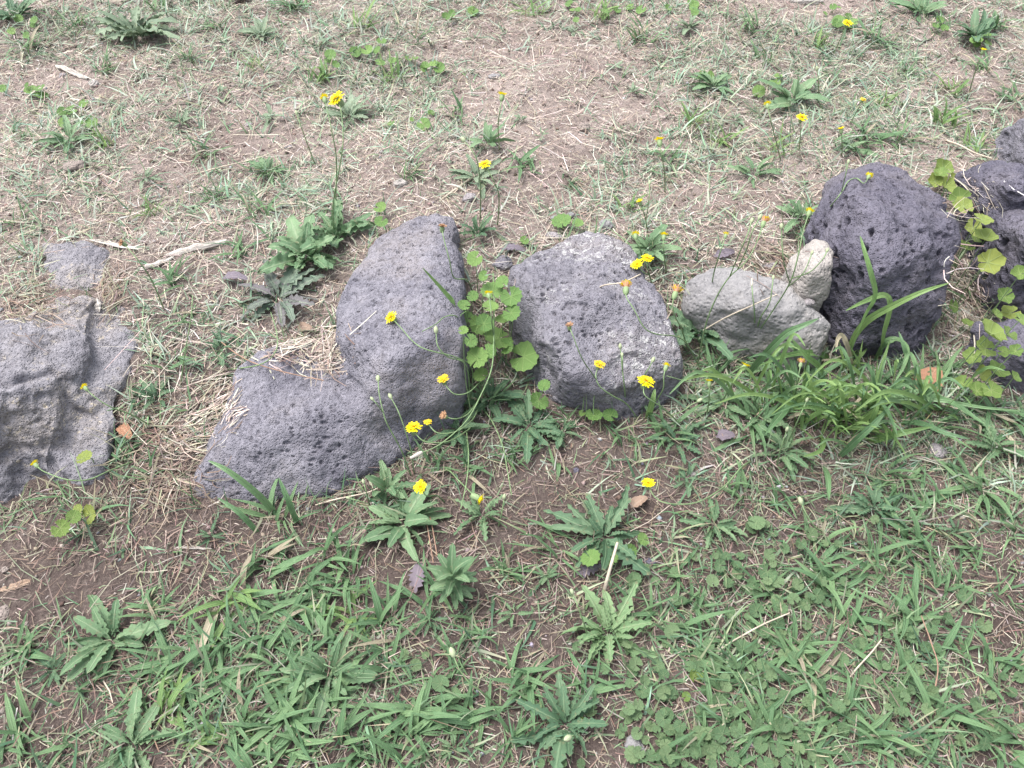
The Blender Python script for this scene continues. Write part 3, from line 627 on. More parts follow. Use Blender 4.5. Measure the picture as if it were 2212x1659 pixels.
for px, py in [(930, 190), (1235, 75), (1375, 205), (1120, 265), (480, 205), (75, 205), (395, 270), (1330, 150), (860, 330), (420, 470), (1580, 265), (1930, 120), (1170, 300), (250, 250), (1030, 90), (1420, 130), (700, 100), (50, 410)]:
    rosette(px + random.uniform(-8, 8), py, random.uniform(18, 30), random.randint(5, 8), random.choice(['oval', 'tooth']), 'rosette_grey', beside(px, py, 'tiny grey-green weed seedling in dry turf', FAR_MARKS, ''), (5, 35), group='weed seedlings in the dry turf')
for px, py in [(460, 1165), (930, 1345), (1180, 1250), (1110, 1330), (1480, 1040), (620, 1400), (1640, 1150), (2060, 1150), (410, 1600), (980, 1620), (2120, 1330), (120, 1450), (1430, 1500), (560, 1560)]:
    rosette(px, py, random.uniform(30, 46), random.randint(6, 9), random.choice(['deep', 'tooth']), random.choice(['rosette', 'rosette_dark']), beside(px, py, 'small toothed weed seedling in the lawn', NEAR_MARKS, ''), (3, 28), group='weed seedlings in the front lawn')

# upright leafy weed with whorled narrow leaves
def upright_weed(px, py, h, label):
    p = surf(px, py)[0]; e = tag(link('leafy_weed', None, loc=p), label, 'weed')
    tube('stem', [Vector((0, 0, -.01)), Vector((.003, 0, h * .5)), Vector((.002, .002, h))], .0018, .0014, M['stem'], e)
    for i in range(22):
        f = .15 + .85 * i / 21; a = i * 2.4; L = h * (.45 + .25 * f)
        q = Quaternion((0, 0, 1), a) @ Quaternion((0, 1, 0), -R(10 + 42 * f * f))
        link('leaf', with_mat(random.choice(LEAF['oval']), 'rosette', 'rosette'), parent=e, loc=(.002, 0, h * f), rot=q, scale=(L, L * .9, L))
# ------------------------------------------------------------------ stems and flowers
def smooth_path(pts, k=6):
    out = []; n = len(pts)
    for i in range(n - 1):
        p0, p1, p2, p3 = pts[max(0, i - 1)], pts[i], pts[i + 1], pts[min(n - 1, i + 2)]
        for s in range(k):
            t = s / k; out.append(.5 * ((2 * p1) + (p2 - p0) * t + (2 * p0 - 5 * p1 + 4 * p2 - p3) * t * t + (3 * p1 - p0 - 3 * p2 + p3) * t ** 3))
    return out + [pts[-1]]
def tube_arrays(pts, r0, r1, sides=6):
    V = []; n = len(pts); nrm = None
    for i, p in enumerate(pts):
        d = (pts[min(n - 1, i + 1)] - pts[max(0, i - 1)]).normalized()
        if nrm is None: nrm = d.orthogonal().normalized()
        nrm = (nrm - d * nrm.dot(d)); nrm = nrm.normalized() if nrm.length > 1e-6 else d.orthogonal().normalized(); b = d.cross(nrm)
        r = r0 + (r1 - r0) * i / (n - 1)
        for s in range(sides):
            a = 2 * math.pi * s / sides; V.append(p + (nrm * math.cos(a) + b * math.sin(a)) * r)
    F = [(i * sides + s, i * sides + (s + 1) % sides, (i + 1) * sides + (s + 1) % sides, (i + 1) * sides + s) for i in range(n - 1) for s in range(sides)]
    return np.array([v[:] for v in V]), np.array(F)
def tube(name, pts, r0, r1, m, parent=None, sides=6):
    V, F = tube_arrays(pts, r0, r1, sides); me = np_mesh(name, V, F); return link(name, me, m, parent)
def petals_mesh(seed, n=34, cup=.35, closed=False):
    r = random.Random(seed); V, F = [], []
    rings = [(1.0, cup, int(n * .45)), (.78, cup + .3, int(n * .33)), (.5, cup + .65, int(n * .3))] if not closed else [(1.0, 1.15, int(n * .4)), (.85, 1.3, int(n * .3))]
    for L, tilt, cnt in rings:
        for i in range(cnt):
            a = 2 * math.pi * (i + r.uniform(-.25, .25)) / cnt; t = tilt + r.uniform(-.15, .15); l = L * r.uniform(.85, 1.1); wd = .105 * (1 if not closed else .8)
            b = len(V); ca, sa = math.cos(a), math.sin(a)
            for f, ww in ((.12, .6), (.55, 1.05), (.92, 1.0), (1.0, .7)):
                tt = t - .25 * f; x = f * l * math.cos(tt); z = f * l * math.sin(tt)
                for s in (-1, 1): V.append((x * ca - s * wd * ww * sa, x * sa + s * wd * ww * ca, z))
            F += [(b + 2 * k, b + 2 * k + 1, b + 2 * k + 3, b + 2 * k + 2) for k in range(3)]
    return np_mesh('petals', np.array(V), np.array(F))
def lathe(name, prof, sides=10, ridg=.0, crinkle=0, seed=0):
    r_ = random.Random(seed); V = []
    for z, r in prof:
        for s in range(sides):
            a = 2 * math.pi * s / sides; rr = r * (1 + ridg * (1 if s % 2 else -1)) * (1 + crinkle * r_.uniform(-1, 1)); V.append((rr * math.cos(a), rr * math.sin(a), z + crinkle * r_.uniform(-.2, .2)))
    n = len(prof); F = [(i * sides + s, i * sides + (s + 1) % sides, (i + 1) * sides + (s + 1) % sides, (i + 1) * sides + s) for i in range(n - 1) for s in range(sides)]
    return np_mesh(name, np.array(V), np.array(F))
CUP = lathe('calyx', [(-1.1, .12), (-1.0, .3), (-.6, .42), (-.1, .42), (.12, .36)], 12, .08)
BUD = [lathe('bud', [(-.9, .12), (-.7, .4), (-.1, .58), (.5, .5), (.95, .2), (1.05, .03)], 12, .09, .04, s) for s in range(3)]
LONG = [lathe('seed_head', [(-1.2, .12), (-1.0, .36), (-.2, .46), (.6, .36), (1.2, .3), (1.6, .36), (1.7, .05)], 12, .12, .06, s) for s in range(3)]
OPEN = [petals_mesh(s, 40, .18 + .12 * (s % 3)) for s in range(5)]
HALF = [petals_mesh(50 + s, 34, .8) for s in range(3)]
SHUT = [petals_mesh(70 + s, 34, 1.1, True) for s in range(3)]
WILT = [petals_mesh(90 + s, 40, .7) for s in range(3)]
for me_ in WILT:
    Vw = coords(me_); Vw += .28 * np.stack([vnoise(Vw * 5, 1), vnoise(Vw * 5, 2), vnoise(Vw * 5, 3)], 1); me_.vertices.foreach_set('co', Vw.ravel())
def head(parent, p, d, kind, s):
    """flower, closing flower, wilted head, bud or seed head on the end of a stem, pointing along d"""
    q = d.to_track_quat('Z', 'Y') @ Quaternion((0, 0, 1), random.uniform(0, 6.28))
    if kind in ('open', 'fade', 'half', 'pink', 'wilt'):
        src, m = {'open': (OPEN, 'petal'), 'fade': (OPEN, 'petal_orange'), 'half': (HALF, 'petal'), 'pink': (SHUT, 'petal_pink'), 'wilt': (WILT, 'wilt')}[kind]
        sc = s * {'open': 1, 'fade': .8, 'half': .75, 'pink': 1.05, 'wilt': .6}[kind]
        h = link('flower_head', with_mat(random.choice(src), m, m), parent=parent, loc=p, rot=q, scale=sc)
        if kind == 'open': link('flower_centre', with_mat(random.choice(HALF), 'petal_orange', 'petal_orange'), parent=h, loc=(0, 0, .06), scale=.5)
        if kind == 'pink': link('flower_centre', with_mat(random.choice(HALF), 'petal', 'petal'), parent=h, loc=(0, 0, .35), scale=.72)
        link('calyx', with_mat(CUP, 'calyx', 'calyx'), parent=h, loc=(0, 0, .12), scale=({'wilt': 1.2, 'pink': .72}.get(kind, 1.05)))
    elif kind == 'seed': link('seed_head', with_mat(random.choice(LONG), 'seed', 'seed'), parent=parent, loc=p, rot=q, scale=s * .46)
    else: link('bud', with_mat(random.choice(BUD), 'bud', 'bud'), parent=parent, loc=p, rot=q, scale=s * .5)
def stem3d(pts, hmin=.05, hmax=.26, hset=None, z0=None):
    """pixel polyline from base to head -> points in space: the stem grows from the ground and leans"""
    b = ground_at(*pts[0]) if z0 is None else z0
    s = mpp(b); up = (pts[0][1] - pts[-1][1]) * s / .66
    h = hset if hset is not None else min(hmax, max(hmin, up * .85))
    lens = [0]
    for a, c in zip(pts, pts[1:]): lens.append(lens[-1] + math.hypot(a[0] - c[0], a[1] - c[1]))
    out = []
    for (px, py), l in zip(pts, lens):
        f = l / lens[-1]
        if l == 0: out.append(Vector(b) - Vector((0, 0, .012))); continue
        out.append(over(px, py, b.z + h * math.sin(f * math.pi / 2) ** .9))
    return out
def flower(stems, label, cat='flower', name='yellow_flower', group=None):
    """stems: list of (kind, size_mm, [pixels base..head], height or None); the first is the main stem, others branch from it"""
    main = stem3d(stems[0][2], hset=stems[0][3] if len(stems[0]) > 3 else None)
    o = main[0] + Vector((0, 0, .012)); e = tag(link(name, None, loc=o), label, cat, group)
    for i, st in enumerate(stems):
        kind, size, px = st[0], st[1] * 1.06 / 1000, st[2]
        if i == 0: pts = main
        else:
            b = min(smooth_path(main), key=lambda q: (project(np.array([q[:]]))[0][0] - px[0][0]) ** 2 + (project(np.array([q[:]]))[1][0] - px[0][1]) ** 2)
            hs_ = st[3] if len(st) > 3 else None
            pts = stem3d(px, hmin=.015, hmax=.12, hset=hs_, z0=b); pts[0] = Vector(b)
        P = [p - o for p in smooth_path(pts)]
        tube('stem', P, .0014 if i == 0 else .0010, .0009, M['stem'], e)
        d = (P[-1] - P[-3]).normalized(); 
        if kind in ('open', 'fade', 'wilt'): d = (d * .5 + Vector((0, -.35, .75)) + Vector((random.uniform(-.2, .2),) * 3)).normalized()
        else: d = (d + Vector((0, 0, .25))).normalized()
        if len(st) > 4: d = Vector(st[4]).normalized()
        head(e, P[-1] + d * size * .3, d, kind, size)
    return e
FL = [
 ('yellow flower on a curved stem over the top of the notched boulder', [('open', 12, [(1012, 880), (1020, 800), (985, 772), (909, 750), (866, 708), (848, 688)], .17)]),
 ('closed whitish bud on a bent stem over the notched boulder', [('bud', 13, [(1014, 876), (1008, 792), (968, 771), (946, 748), (942, 718)], .17)]),
 ('faded yellow flower at the right edge of the notched boulder', [('fade', 13, [(1060, 830), (1052, 812), (1015, 846), (985, 852), (967, 838), (959, 824)], .12)]),
 ('big round yellow flower low before the notched boulder front', [('open', 14, [(1030, 900), (1008, 931), (967, 954), (923, 955), (904, 944), (894, 928)], .09)]),
 ('small orange fading flower beside the big round yellow flower', [('fade', 9, [(1036, 860), (1022, 905), (985, 932), (945, 935), (924, 914)], .08)]),
 ('long green stem ending in a pale closed seed head near the soil', [('seed', 15, [(1064, 560), (1067, 640), (1067, 705), (1063, 791), (1036, 859), (1005, 912), (950, 960), (908, 979)], .10, (-.8, -.4, -.15))]),
 ('brown wilted flower head in the shade of the notched boulder', [('wilt', 13, [(1040, 840), (1030, 870), (1010, 895), (985, 905), (962, 900)], .08)]),
 ('tall bud stalk with a side bud before the notched boulder', [('bud', 12, [(890, 1030), (868, 975), (837, 917), (827, 887), (819, 850), (817, 822)], .17), ('bud', 8, [(827, 890), (815, 874), (806, 864)])]),
 ('thin straight stalk with one round bud before the notched boulder', [('bud', 11, [(894, 1022), (889, 979), (878, 938), (861, 890), (845, 860)], .15)]),
 ('brown spent head on a dark stem at the notched boulder tip', [('wilt', 14, [(1026, 650), (1012, 608), (981, 600), (971, 562), (959, 517), (955, 496)], .20)]),
 ('tiny half-open yellow flower among the round-leaved creepers', [('half', 11, [(1075, 780), (1063, 700), (1060, 664), (1056, 640)], .17)]),
 ('pinkish yellow closing flower over the lichen boulder', [('pink', 15, [(1522, 802), (1501, 773), (1481, 739), (1457, 726), (1419, 722), (1392, 708), (1371, 671), (1354, 644), (1352, 630)], .24)]),
 ('pinkish yellow closing flower beside the lichen boulder edge', [('pink', 15, [(1490, 752), (1476, 722), (1470, 705), (1457, 681), (1453, 656), (1457, 640)], .2)]),
 ('large bright yellow flower at the lichen boulder foot with a side bud', [('open', 15, [(1472, 908), (1453, 900), (1429, 879), (1398, 859), (1390, 845), (1393, 828)], .12), ('bud', 11, [(1450, 897), (1475, 888), (1492, 875), (1508, 867)])]),
 ('small yellow flower on a hooked stem at the lichen boulder corner', [('half', 11, [(1402, 880), (1422, 859), (1433, 838), (1434, 812), (1438, 796)], .13)]),
 ('orange-yellow flower with a brown side head over the lichen boulder', [('fade', 13, [(1383, 902), (1354, 873), (1323, 855), (1296, 835), (1287, 812), (1293, 791)], .14), ('wilt', 11, [(1284, 820), (1265, 787), (1252, 763), (1238, 726), (1230, 708)])]),
 ('upright bud stalk standing before the lichen boulder', [('bud', 10, [(1353, 866), (1349, 838), (1344, 795), (1340, 752)], .14), ('bud', 8, [(1346, 800), (1345, 780), (1344, 769)])]),
 ('pale bud leaning on the lichen boulder front', [('bud', 11, [(1395, 850), (1392, 815), (1402, 795), (1409, 781)], .12)]),
 ('small yellow flower in the grass before the smooth stone', [('half', 12, [(1560, 865), (1578, 835), (1594, 815), (1606, 796)], .12)]),
 ('white-tipped closing flower between the lichen boulder and grass clump', [('half', 11, [(1528, 892), (1531, 870), (1532, 849), (1532, 830)], .1)]),
 ('tiny yellow flower high on a thin stem above the smooth stone', [('half', 9, [(1535, 640), (1542, 590), (1556, 545), (1567, 511)], .2)]),
 ('pale yellow flower behind the lichen boulder', [('half', 13, [(1392, 562), (1383, 540), (1375, 524), (1373, 512)], .08)]),
 ('yellow flower on an upright stem behind the lichen boulder rosette', [('half', 12, [(1442, 584), (1436, 560), (1433, 535), (1434, 514)], .11)]),
 ('pair of bright yellow flowers over the lichen boulder back edge', [('open', 12, [(1412, 612), (1402, 590), (1398, 575), (1397, 562)], .1), ('open', 12, [(1403, 596), (1390, 588), (1378, 574)])]),
 ('slender closed bud in front of the smooth light stone', [('seed', 11, [(1633, 735), (1630, 680), (1626, 640), (1624, 615)], .17)]),
 ('thin curving bud stalk over the smooth light stone', [('bud', 9, [(1632, 735), (1641, 691), (1662, 654), (1668, 620), (1670, 602)], .19)]),
 ('tall branching stem with a pink closed flower above the smooth stone', [('pink', 12, [(1507, 790), (1524, 704), (1548, 642), (1576, 598), (1610, 567), (1632, 530), (1648, 486)], .33), ('bud', 10, [(1596, 580), (1612, 540), (1625, 500), (1640, 472)]), ('bud', 10, [(1576, 598), (1600, 540), (1615, 505), (1623, 480)])]),
 ('tall branching stem with a yellow-tipped bud before the cream stone', [('half', 11, [(1618, 740), (1668, 673), (1706, 611), (1723, 557), (1735, 500), (1747, 462)], .34), ('bud', 10, [(1706, 606), (1692, 560), (1688, 494)]), ('bud', 9, [(1712, 600), (1750, 587), (1777, 560), (1786, 543)]), ('bud', 8, [(1700, 622), (1735, 590), (1753, 549)])]),
 ('yellow-tipped bud on a crooked stem over the tall lava boulder', [('half', 11, [(1774, 465), (1798, 441), (1818, 415), (1832, 392), (1850, 385), (1866, 396), (1876, 383)], .16), ('bud', 9, [(1818, 415), (1826, 380), (1832, 352)])]),
 ('pink closed flower head in the lush grass clump', [('pink', 10, [(1715, 872), (1720, 837), (1726, 806), (1729, 790)], .11)]),
 ('yellow flower with a slender bent stem in front of the broad far rosette', [('half', 12, [(1690, 340), (1675, 300), (1665, 260), (1658, 230)], .17)]),
 ('bright yellow flower above the broad-leaved far rosette', [('open', 12, [(1729, 318), (1729, 290), (1731, 257)], .13)]),
 ('small orange-tipped flower in the grass beyond the lava boulder', [('half', 12, [(1822, 330), (1819, 305), (1817, 284)], .11)]),
 ('tiny orange flower far beyond the lava boulder', [('fade', 10, [(1838, 262), (1852, 238), (1863, 217)], .1)]),
 ('lone yellow flower in the far turf near the rear weeds', [('open', 13, [(1800, 115), (1815, 85), (1829, 53)], .14)]),
 ('pale bud above the far turf beside the broad-leaved rosette', [('bud', 12, [(1772, 200), (1768, 175), (1765, 152)], .12)]),
 ('yellow-tipped bud pair by the far bare path', [('half', 11, [(2098, 190), (2108, 150), (2122, 113)], .18), ('bud', 9, [(2105, 160), (2128, 145), (2141, 127)])]),
 ('single yellow flower on a tall stem beyond the notched boulder', [('half', 14, [(1079, 318), (1076, 280), (1079, 245), (1084, 212)], .2)]),
 ('yellow flower on a leaning stem behind the notched boulder', [('open', 12, [(1074, 482), (1078, 427), (1066, 390), (1048, 358)], .2)]),
 ('closed green bud on a long stem behind the notched boulder', [('bud', 13, [(1036, 482), (1038, 410), (1029, 342), (1003, 305)], .24)]),
 ('yellow flower on a thin stem in the turf behind the lichen boulder', [('half', 15, [(1438, 415), (1436, 380), (1430, 340), (1425, 310)], .2)]),
 ('small yellow bud beside a broad grass tuft behind the lichen boulder', [('half', 10, [(1400, 495), (1394, 470), (1383, 440)], .1), ('bud', 9, [(1396, 475), (1402, 430), (1403, 398)])]),
 ('large yellow flower on a long stem rising behind the crowded wavy rosettes', [('open', 17, [(719, 505), (720, 440), (732, 370), (741, 308), (738, 250), (731, 218)], .3)]),
 ('smaller orange-centred yellow flower beside the large long-stemmed one', [('half', 13, [(722, 440), (727, 350), (716, 280), (702, 217)], .26)]),
 ('pale bud on a thin leaning stem above bare soil', [('bud', 11, [(678, 345), (663, 308), (650, 272), (641, 246)], .16)]),
 ('half-open yellow bud resting over the lichen-flecked outcrop', [('half', 10, [(332, 918), (284, 896), (239, 879), (205, 858), (186, 840)], .1)]),
 ('yellow bud on a long trailing stem before the lichen-flecked outcrop', [('half', 10, [(292, 985), (239, 1016), (191, 1036), (144, 1036), (96, 1019), (79, 1006)], .08)]),
 ('brown spent flower on a dark stem beside the weathered grey stick', [('wilt', 12, [(352, 664), (328, 606), (297, 561), (269, 528)], .16)]),
 ('bright yellow flower above the rounded-leaf rosette', [('open', 12, [(962, 1080), (945, 1071), (921, 1071), (911, 1054)], .08)]),
 ('drooping yellow flower tipped over on its green stem', [('half', 15, [(955, 1005), (972, 1018), (990, 1037), (1014, 1061), (1026, 1073)], .08, (.8, -.4, -.1))]),
 ('yellow flower on a long sweeping stem above the brown fallen leaf', [('open', 11, [(1632, 985), (1603, 1008), (1564, 1051), (1506, 1085), (1447, 1088), (1416, 1075), (1400, 1048)], .1)]),
 ('two small round buds above the rounded-leaf rosette', [('bud', 9, [(798, 1090), (792, 1065), (786, 1044)], .06), ('bud', 9, [(796, 1088), (775, 1082), (756, 1077)])]),
 ('pale bud on a long stem leaning across the lawn', [('bud', 15, [(1085, 1530), (1041, 1495), (1017, 1478), (993, 1447), (980, 1417)], .1)]),
 ('thin bud stalk leaning over the bright pale rosette', [('bud', 9, [(1275, 1385), (1263, 1352), (1250, 1315), (1237, 1282)], .09)]),
 ('small round bud over the narrow-leaved rosette', [('bud', 10, [(1075, 1135), (1083, 1112), (1089, 1077)], .06)]),
 ('round bud on a green stalk over the toothed rosette by the grass clump', [('bud', 10, [(1680, 1005), (1685, 974), (1699, 931)], .1)]),
 ('pale round bud among the lush grass clump blades', [('bud', 9, [(1700, 960), (1725, 905), (1742, 867)], .12)]),
 ('curled green bud stem in the lawn beside the dark jagged rosette', [('bud', 13, [(1790, 1145), (1760, 1138), (1742, 1110), (1731, 1087)], .06)]),
 ('pale bud above the narrow jagged rosette near the pebble', [('bud', 14, [(1250, 1600), (1240, 1590), (1232, 1592)], .07)]),
]
for label, st in FL:
    kinds = {s[0] for s in st}
    flower(st, label, name='yellow_flower' if kinds & {'open', 'fade', 'half', 'pink'} else 'flower_bud' if 'bud' in kinds else 'spent_flower', cat='flower' if kinds & {'open', 'fade', 'half', 'pink'} else 'flower bud')
# bare tangled stems
def bare_stem(label, pts, h, m='stem', r=.0012, name='bare_stem', cat='stem'):
    P = stem3d(pts, hset=h); o = P[0].copy(); return tag(link(name, tube(name, [p - o for p in smooth_path(P)], r, r * .7, M[m]).data, loc=o), label, cat)
def bare(label, pts, h, m='stem', r=.0012, name='bare_stem', cat='stem'):
    P = stem3d(pts, hset=h); o = P[0].copy(); x = tube(name, [p - o for p in smooth_path(P)], r, r * .7, M[m]); x.location = o; return tag(x, label, cat)
bare('thin green stem lying across the grass below the lichen boulder', [(1740, 850), (1640, 835), (1560, 808), (1500, 825), (1440, 812)], .07)
bare('long green stem hanging from the gap onto the dark toothed rosette', [(1036, 870), (1060, 905), (1085, 960), (1095, 1010), (1105, 1070)], .06)
bare('green stem looping down in front of the notched boulder', [(1005, 905), (1012, 980), (1008, 1040), (995, 1100)], .07)
bare('thin curved tendril resting on the notched boulder face', [(1010, 700), (985, 683), (960, 685), (942, 700), (912, 716)], .2)
bare('dark thin stalk curving beside the straw-filled ledge', [(480, 790), (560, 788), (595, 760), (598, 720), (585, 675)], .1)
bare('dark upright stalk between the outcrop and the straw ledge', [(385, 830), (400, 760), (412, 690), (416, 640)], .15)
upright_weed(980, 1285, .075, 'upright leafy seedling with whorled narrow leaves on bare soil')

# ------------------------------------------------------------------ grass tufts
def blade_mesh(seed, w=.055, curl=1.0):
    r = random.Random(seed); rows, uvs = [], []; ns = 8; x = z = y = 0; tw = r.uniform(-.4, .4)
    for s in range(ns):
        f = s / (ns - 1); ww = w * (min(1, .45 + f * 2.2)) * (1 - f ** 2.6) + .002; ang = .25 * curl - curl * f * r.uniform(.9, 1.1)
        a = tw * f; rows.append([]); uvs.append([])
        for q in (-1, 0, 1):
            rows[-1].append((x, y + q * ww * math.cos(a), z + abs(q) * ww * .45 + q * ww * math.sin(a))); uvs[-1].append(((q + 1) / 2, f))
        x += math.cos(ang) / (ns - 1); z += math.sin(ang) / (ns - 1); y += .04 * tw
    return grid_mesh('blade', rows, uvs)
BL = [blade_mesh(s, .040 + .008 * (s % 4), .3 + .35 * (s % 5)) for s in range(12)]
def traced_blade(parent, o, px, width, m, hset=None):
    P = smooth_path(stem3d(px, hmin=.03, hmax=.22, hset=hset), 4); n = len(P); rows, uvs = [], []
    for i, p in enumerate(P):
        f = i / (n - 1); d = (P[min(n - 1, i + 1)] - P[max(0, i - 1)]).normalized(); sd_ = d.cross(Vector((0, -.5, .86)))
        sd_ = sd_.normalized() if sd_.length > .05 else Vector((1, 0, 0)); nn = sd_.cross(d)
        ww = width / 2000 * min(1, .5 + 2 * f) * (1 - f ** 3) + .0006
        rows.append([tuple(p - o - sd_ * ww + nn * ww * .35), tuple(p - o), tuple(p - o + sd_ * ww + nn * ww * .35)]); uvs.append([(0, f), (.5, f), (1, f)])
    return link('blade', grid_mesh('blade', rows, uvs), M[m], parent)
def tuft(px, py, Lpx, nb, label, m='blade', pitch=(15, 65), group=None, traced=(), width=1.0, dry=.06, spread=None):
    p = surf(px, py)[0]; L0 = Lpx * mpp(p); e = tag(link('grass_tuft', None, loc=p), label, 'grass', group)
    for i in range(nb):
        a = random.uniform(0, 6.28) if spread is None else R(random.gauss(*spread)); L = L0 * random.uniform(.5, 1.1); rr = random.random() ** .5 * L0 * .35; b = random.uniform(0, 6.28)
        mm = 'blade_dry' if random.random() < dry else m
        q = Quaternion((0, 0, 1), a) @ Quaternion((0, 1, 0), -R(random.uniform(*pitch))) @ Quaternion((1, 0, 0), R(random.uniform(-25, 25)))
        wd = width * random.uniform(.8, 1.3)
        gx_, gy_ = p.x + rr * math.cos(b), p.y + rr * math.sin(b)
        link('blade', with_mat(random.choice(BL), mm, mm), parent=e, loc=(gx_ - p.x, gy_ - p.y, gz(gx_, gy_) - p.z if rock_z(gx_, gy_) < p.z else 0), rot=q, scale=(L, L * wd, L * wd))
    for tb in traced: traced_blade(e, p, tb[0], tb[1], tb[2] if len(tb) > 2 else m, tb[3] if len(tb) > 3 else None)
    return e
tuft(1835, 800, 85, 14, 'lush long-bladed grass clump at the foot of the tall lava boulder', 'blade_bright', (20, 70), traced=[
    ([(1830, 775), (1840, 735), (1870, 695), (1924, 663), (1989, 632), (2051, 611)], 13, 'blade_bright', .25), ([(1832, 775), (1862, 690), (1888, 640), (1880, 590), (1866, 540), (1858, 510)], 11, 'blade_bright', .33),
    ([(1905, 770), (1907, 721), (1921, 660), (1908, 638), (1870, 650), (1827, 671)], 13, 'blade_bright', .24), ([(1890, 775), (1911, 741), (1938, 735), (1958, 752), (1952, 789), (1931, 827)], 12, 'blade', .12),
    ([(1962, 832), (1960, 790), (1952, 750), (1941, 716)], 10, 'blade', .13), ([(1790, 790), (1784, 772), (1747, 762), (1695, 769), (1641, 789)], 12, 'blade_bright', .12), ([(1722, 792), (1716, 754), (1697, 745), (1680, 758), (1671, 778)], 9, 'blade', .1),
    ([(1792, 812), (1765, 790), (1740, 769), (1709, 731)], 13, 'blade_bright', .13), ([(1612, 806), (1650, 768), (1696, 722), (1735, 703), (1768, 688)], 13, 'blade', .17), ([(1850, 800), (1830, 750), (1818, 725), (1808, 735), (1806, 760)], 10, 'blade_dry', .12)])
tuft(1815, 915, 100, 34, 'broad-bladed bright grass clump in front of the lava boulder', 'blade_bright', (15, 60), traced=[
    ([(1712, 835), (1704, 850), (1693, 884), (1672, 912), (1654, 937)], 17, 'blade', .1), ([(1868, 950), (1910, 944), (1954, 934), (2012, 922)], 13, 'blade_bright', .06), ([(1763, 935), (1777, 948), (1771, 974), (1736, 986)], 10, 'blade_bright', .04),
    ([(1810, 915), (1811, 885), (1814, 855)], 9, 'blade_bright', .08), ([(1810, 985), (1850, 950), (1888, 915), (1930, 868)], 12, 'blade', .1), ([(1775, 993), (1786, 1028), (1790, 1080)], 13, 'blade', .05),
    ([(1860, 858), (1890, 866), (1915, 888), (1938, 940)], 13, 'blade', .12), ([(1872, 940), (1886, 900), (1903, 853)], 11, 'blade_bright', .1), ([(1938, 903), (1989, 915), (2040, 935), (2095, 948)], 10, 'blade', .06), ([(1990, 850), (2051, 868), (2129, 919)], 12, 'blade', .07),
    ([(1860, 880), (1930, 862), (2030, 865), (2120, 880), (2212, 888)], 7, 'blade', .06), ([(1780, 900), (1740, 890), (1700, 905)], 10, 'blade_dry', .05)])
tuft(1735, 895, 150, 18, 'dense thin-bladed grass in front of the smooth light stone', 'blade_bright', (25, 75), width=.5, dry=.05)
tuft(1885, 893, 190, 20, 'dense long grass mound below the tall lava boulder', 'blade_bright', (25, 75), width=.5, dry=.05)
tuft(1990, 900, 140, 26, 'dense thin grass around the rusty fallen leaf', 'blade', (15, 65), width=.5, dry=.08)
tuft(1540, 810, 90, 30, 'dark thin grass under the big dark wavy rosette', 'blade', (20, 70), width=.45, dry=.12)
for bx, by, cnt, lab in [(1640, 868, 11, 'pale arching grass blades sprawling before the smooth stone'), (1760, 885, 14, 'bright arching grass crown between the smooth stone and lava boulder'), (1885, 880, 18, 'bright arching grass crown spilling from the lava boulder foot'), (2010, 895, 14, 'long pale grass blades trailing past the rusty leaf'), (1800, 945, 12, 'light green arching blades under the broad-bladed clump')]:
    tr = []
    for _ in range(cnt):
        x0, y0 = bx + random.gauss(0, 28), by + random.gauss(0, 18); a_ = R(random.uniform(15, 165)); l_ = random.uniform(70, 215); dx, dy = math.cos(a_) * l_, -math.sin(a_) * l_ * .8; sag = random.uniform(0, .5) * l_
        tr.append(([(x0, y0), (x0 + dx * .4, y0 + dy * .55), (x0 + dx * .75, y0 + dy * .85 + sag * .1), (x0 + dx * 1.1, y0 + dy * .8 + sag * .6)], random.uniform(3.5, 8), random.choice(['blade_bright', 'blade_bright', 'blade']), random.uniform(.08, .22)))
    tuft(bx, by, 80, 4, lab, 'blade_bright', (20, 60), traced=tr, width=.7)
tuft(1040, 880, 85, 26, 'dense dark grass below the gap between the boulders', 'blade', (15, 65), width=.6)
tuft(1110, 990, 80, 20, 'low grass around the dark toothed rosette', 'blade', (10, 55), width=.6)
tuft(930, 1020, 75, 18, 'grass tucked under the right end of the notched boulder', 'blade', (10, 55), width=.6)
tuft(1230, 905, 60, 16, 'short grass along the lichen boulder base', 'blade', (15, 60), width=.5)
tuft(2110, 640, 90, 26, 'thin straw-mixed grass in the lava rock cleft', 'blade', (20, 75), width=.4, dry=.4)
tuft(1965, 830, 95, 20, 'thin dark green grass hanging over the lava boulder foot', 'blade', (25, 70), width=.55)
tuft(1000, 690, 40, 2, 'narrow grass blade leaning over the notched boulder', 'blade_bright', (50, 70), traced=[([(998, 682), (980, 655), (957, 627), (913, 579)], 8, 'blade_bright', .22)])
tuft(1090, 830, 55, 14, 'thin grass in the gap under the round-leaved creepers', 'blade', (25, 75), width=.5, dry=.2)
tuft(600, 1120, 110, 12, 'broad grass tuft against the front of the notched boulder', 'blade', (15, 60), traced=[([(600, 1110), (560, 1070), (496, 1019), (450, 995)], 11, 'blade', .12), ([(642, 1128), (625, 1085), (602, 1032)], 10, 'blade', .1), ([(560, 1150), (520, 1110), (470, 1075)], 9, 'blade', .06)])
tuft(730, 1205, 105, 13, 'large broad-bladed grass tuft before the notched boulder', 'blade', (15, 65))
tuft(660, 1290, 110, 16, 'spreading crabgrass tuft beside the dark grey fallen leaf', 'blade', (5, 45))
tuft(572, 1225, 100, 13, 'grass tuft at the edge of the needle-strewn bare soil', 'blade', (5, 50))
tuft(469, 1484, 110, 18, 'star-shaped crabgrass tuft near the lone fresh rosette', 'blade', (3, 45))
tuft(383, 606, 70, 11, 'pale green grass tuft by the weathered grey stick', 'blade', (5, 45))
tuft(516, 546, 70, 14, 'grass tuft growing over the end of the weathered stick', 'blade', (5, 45))
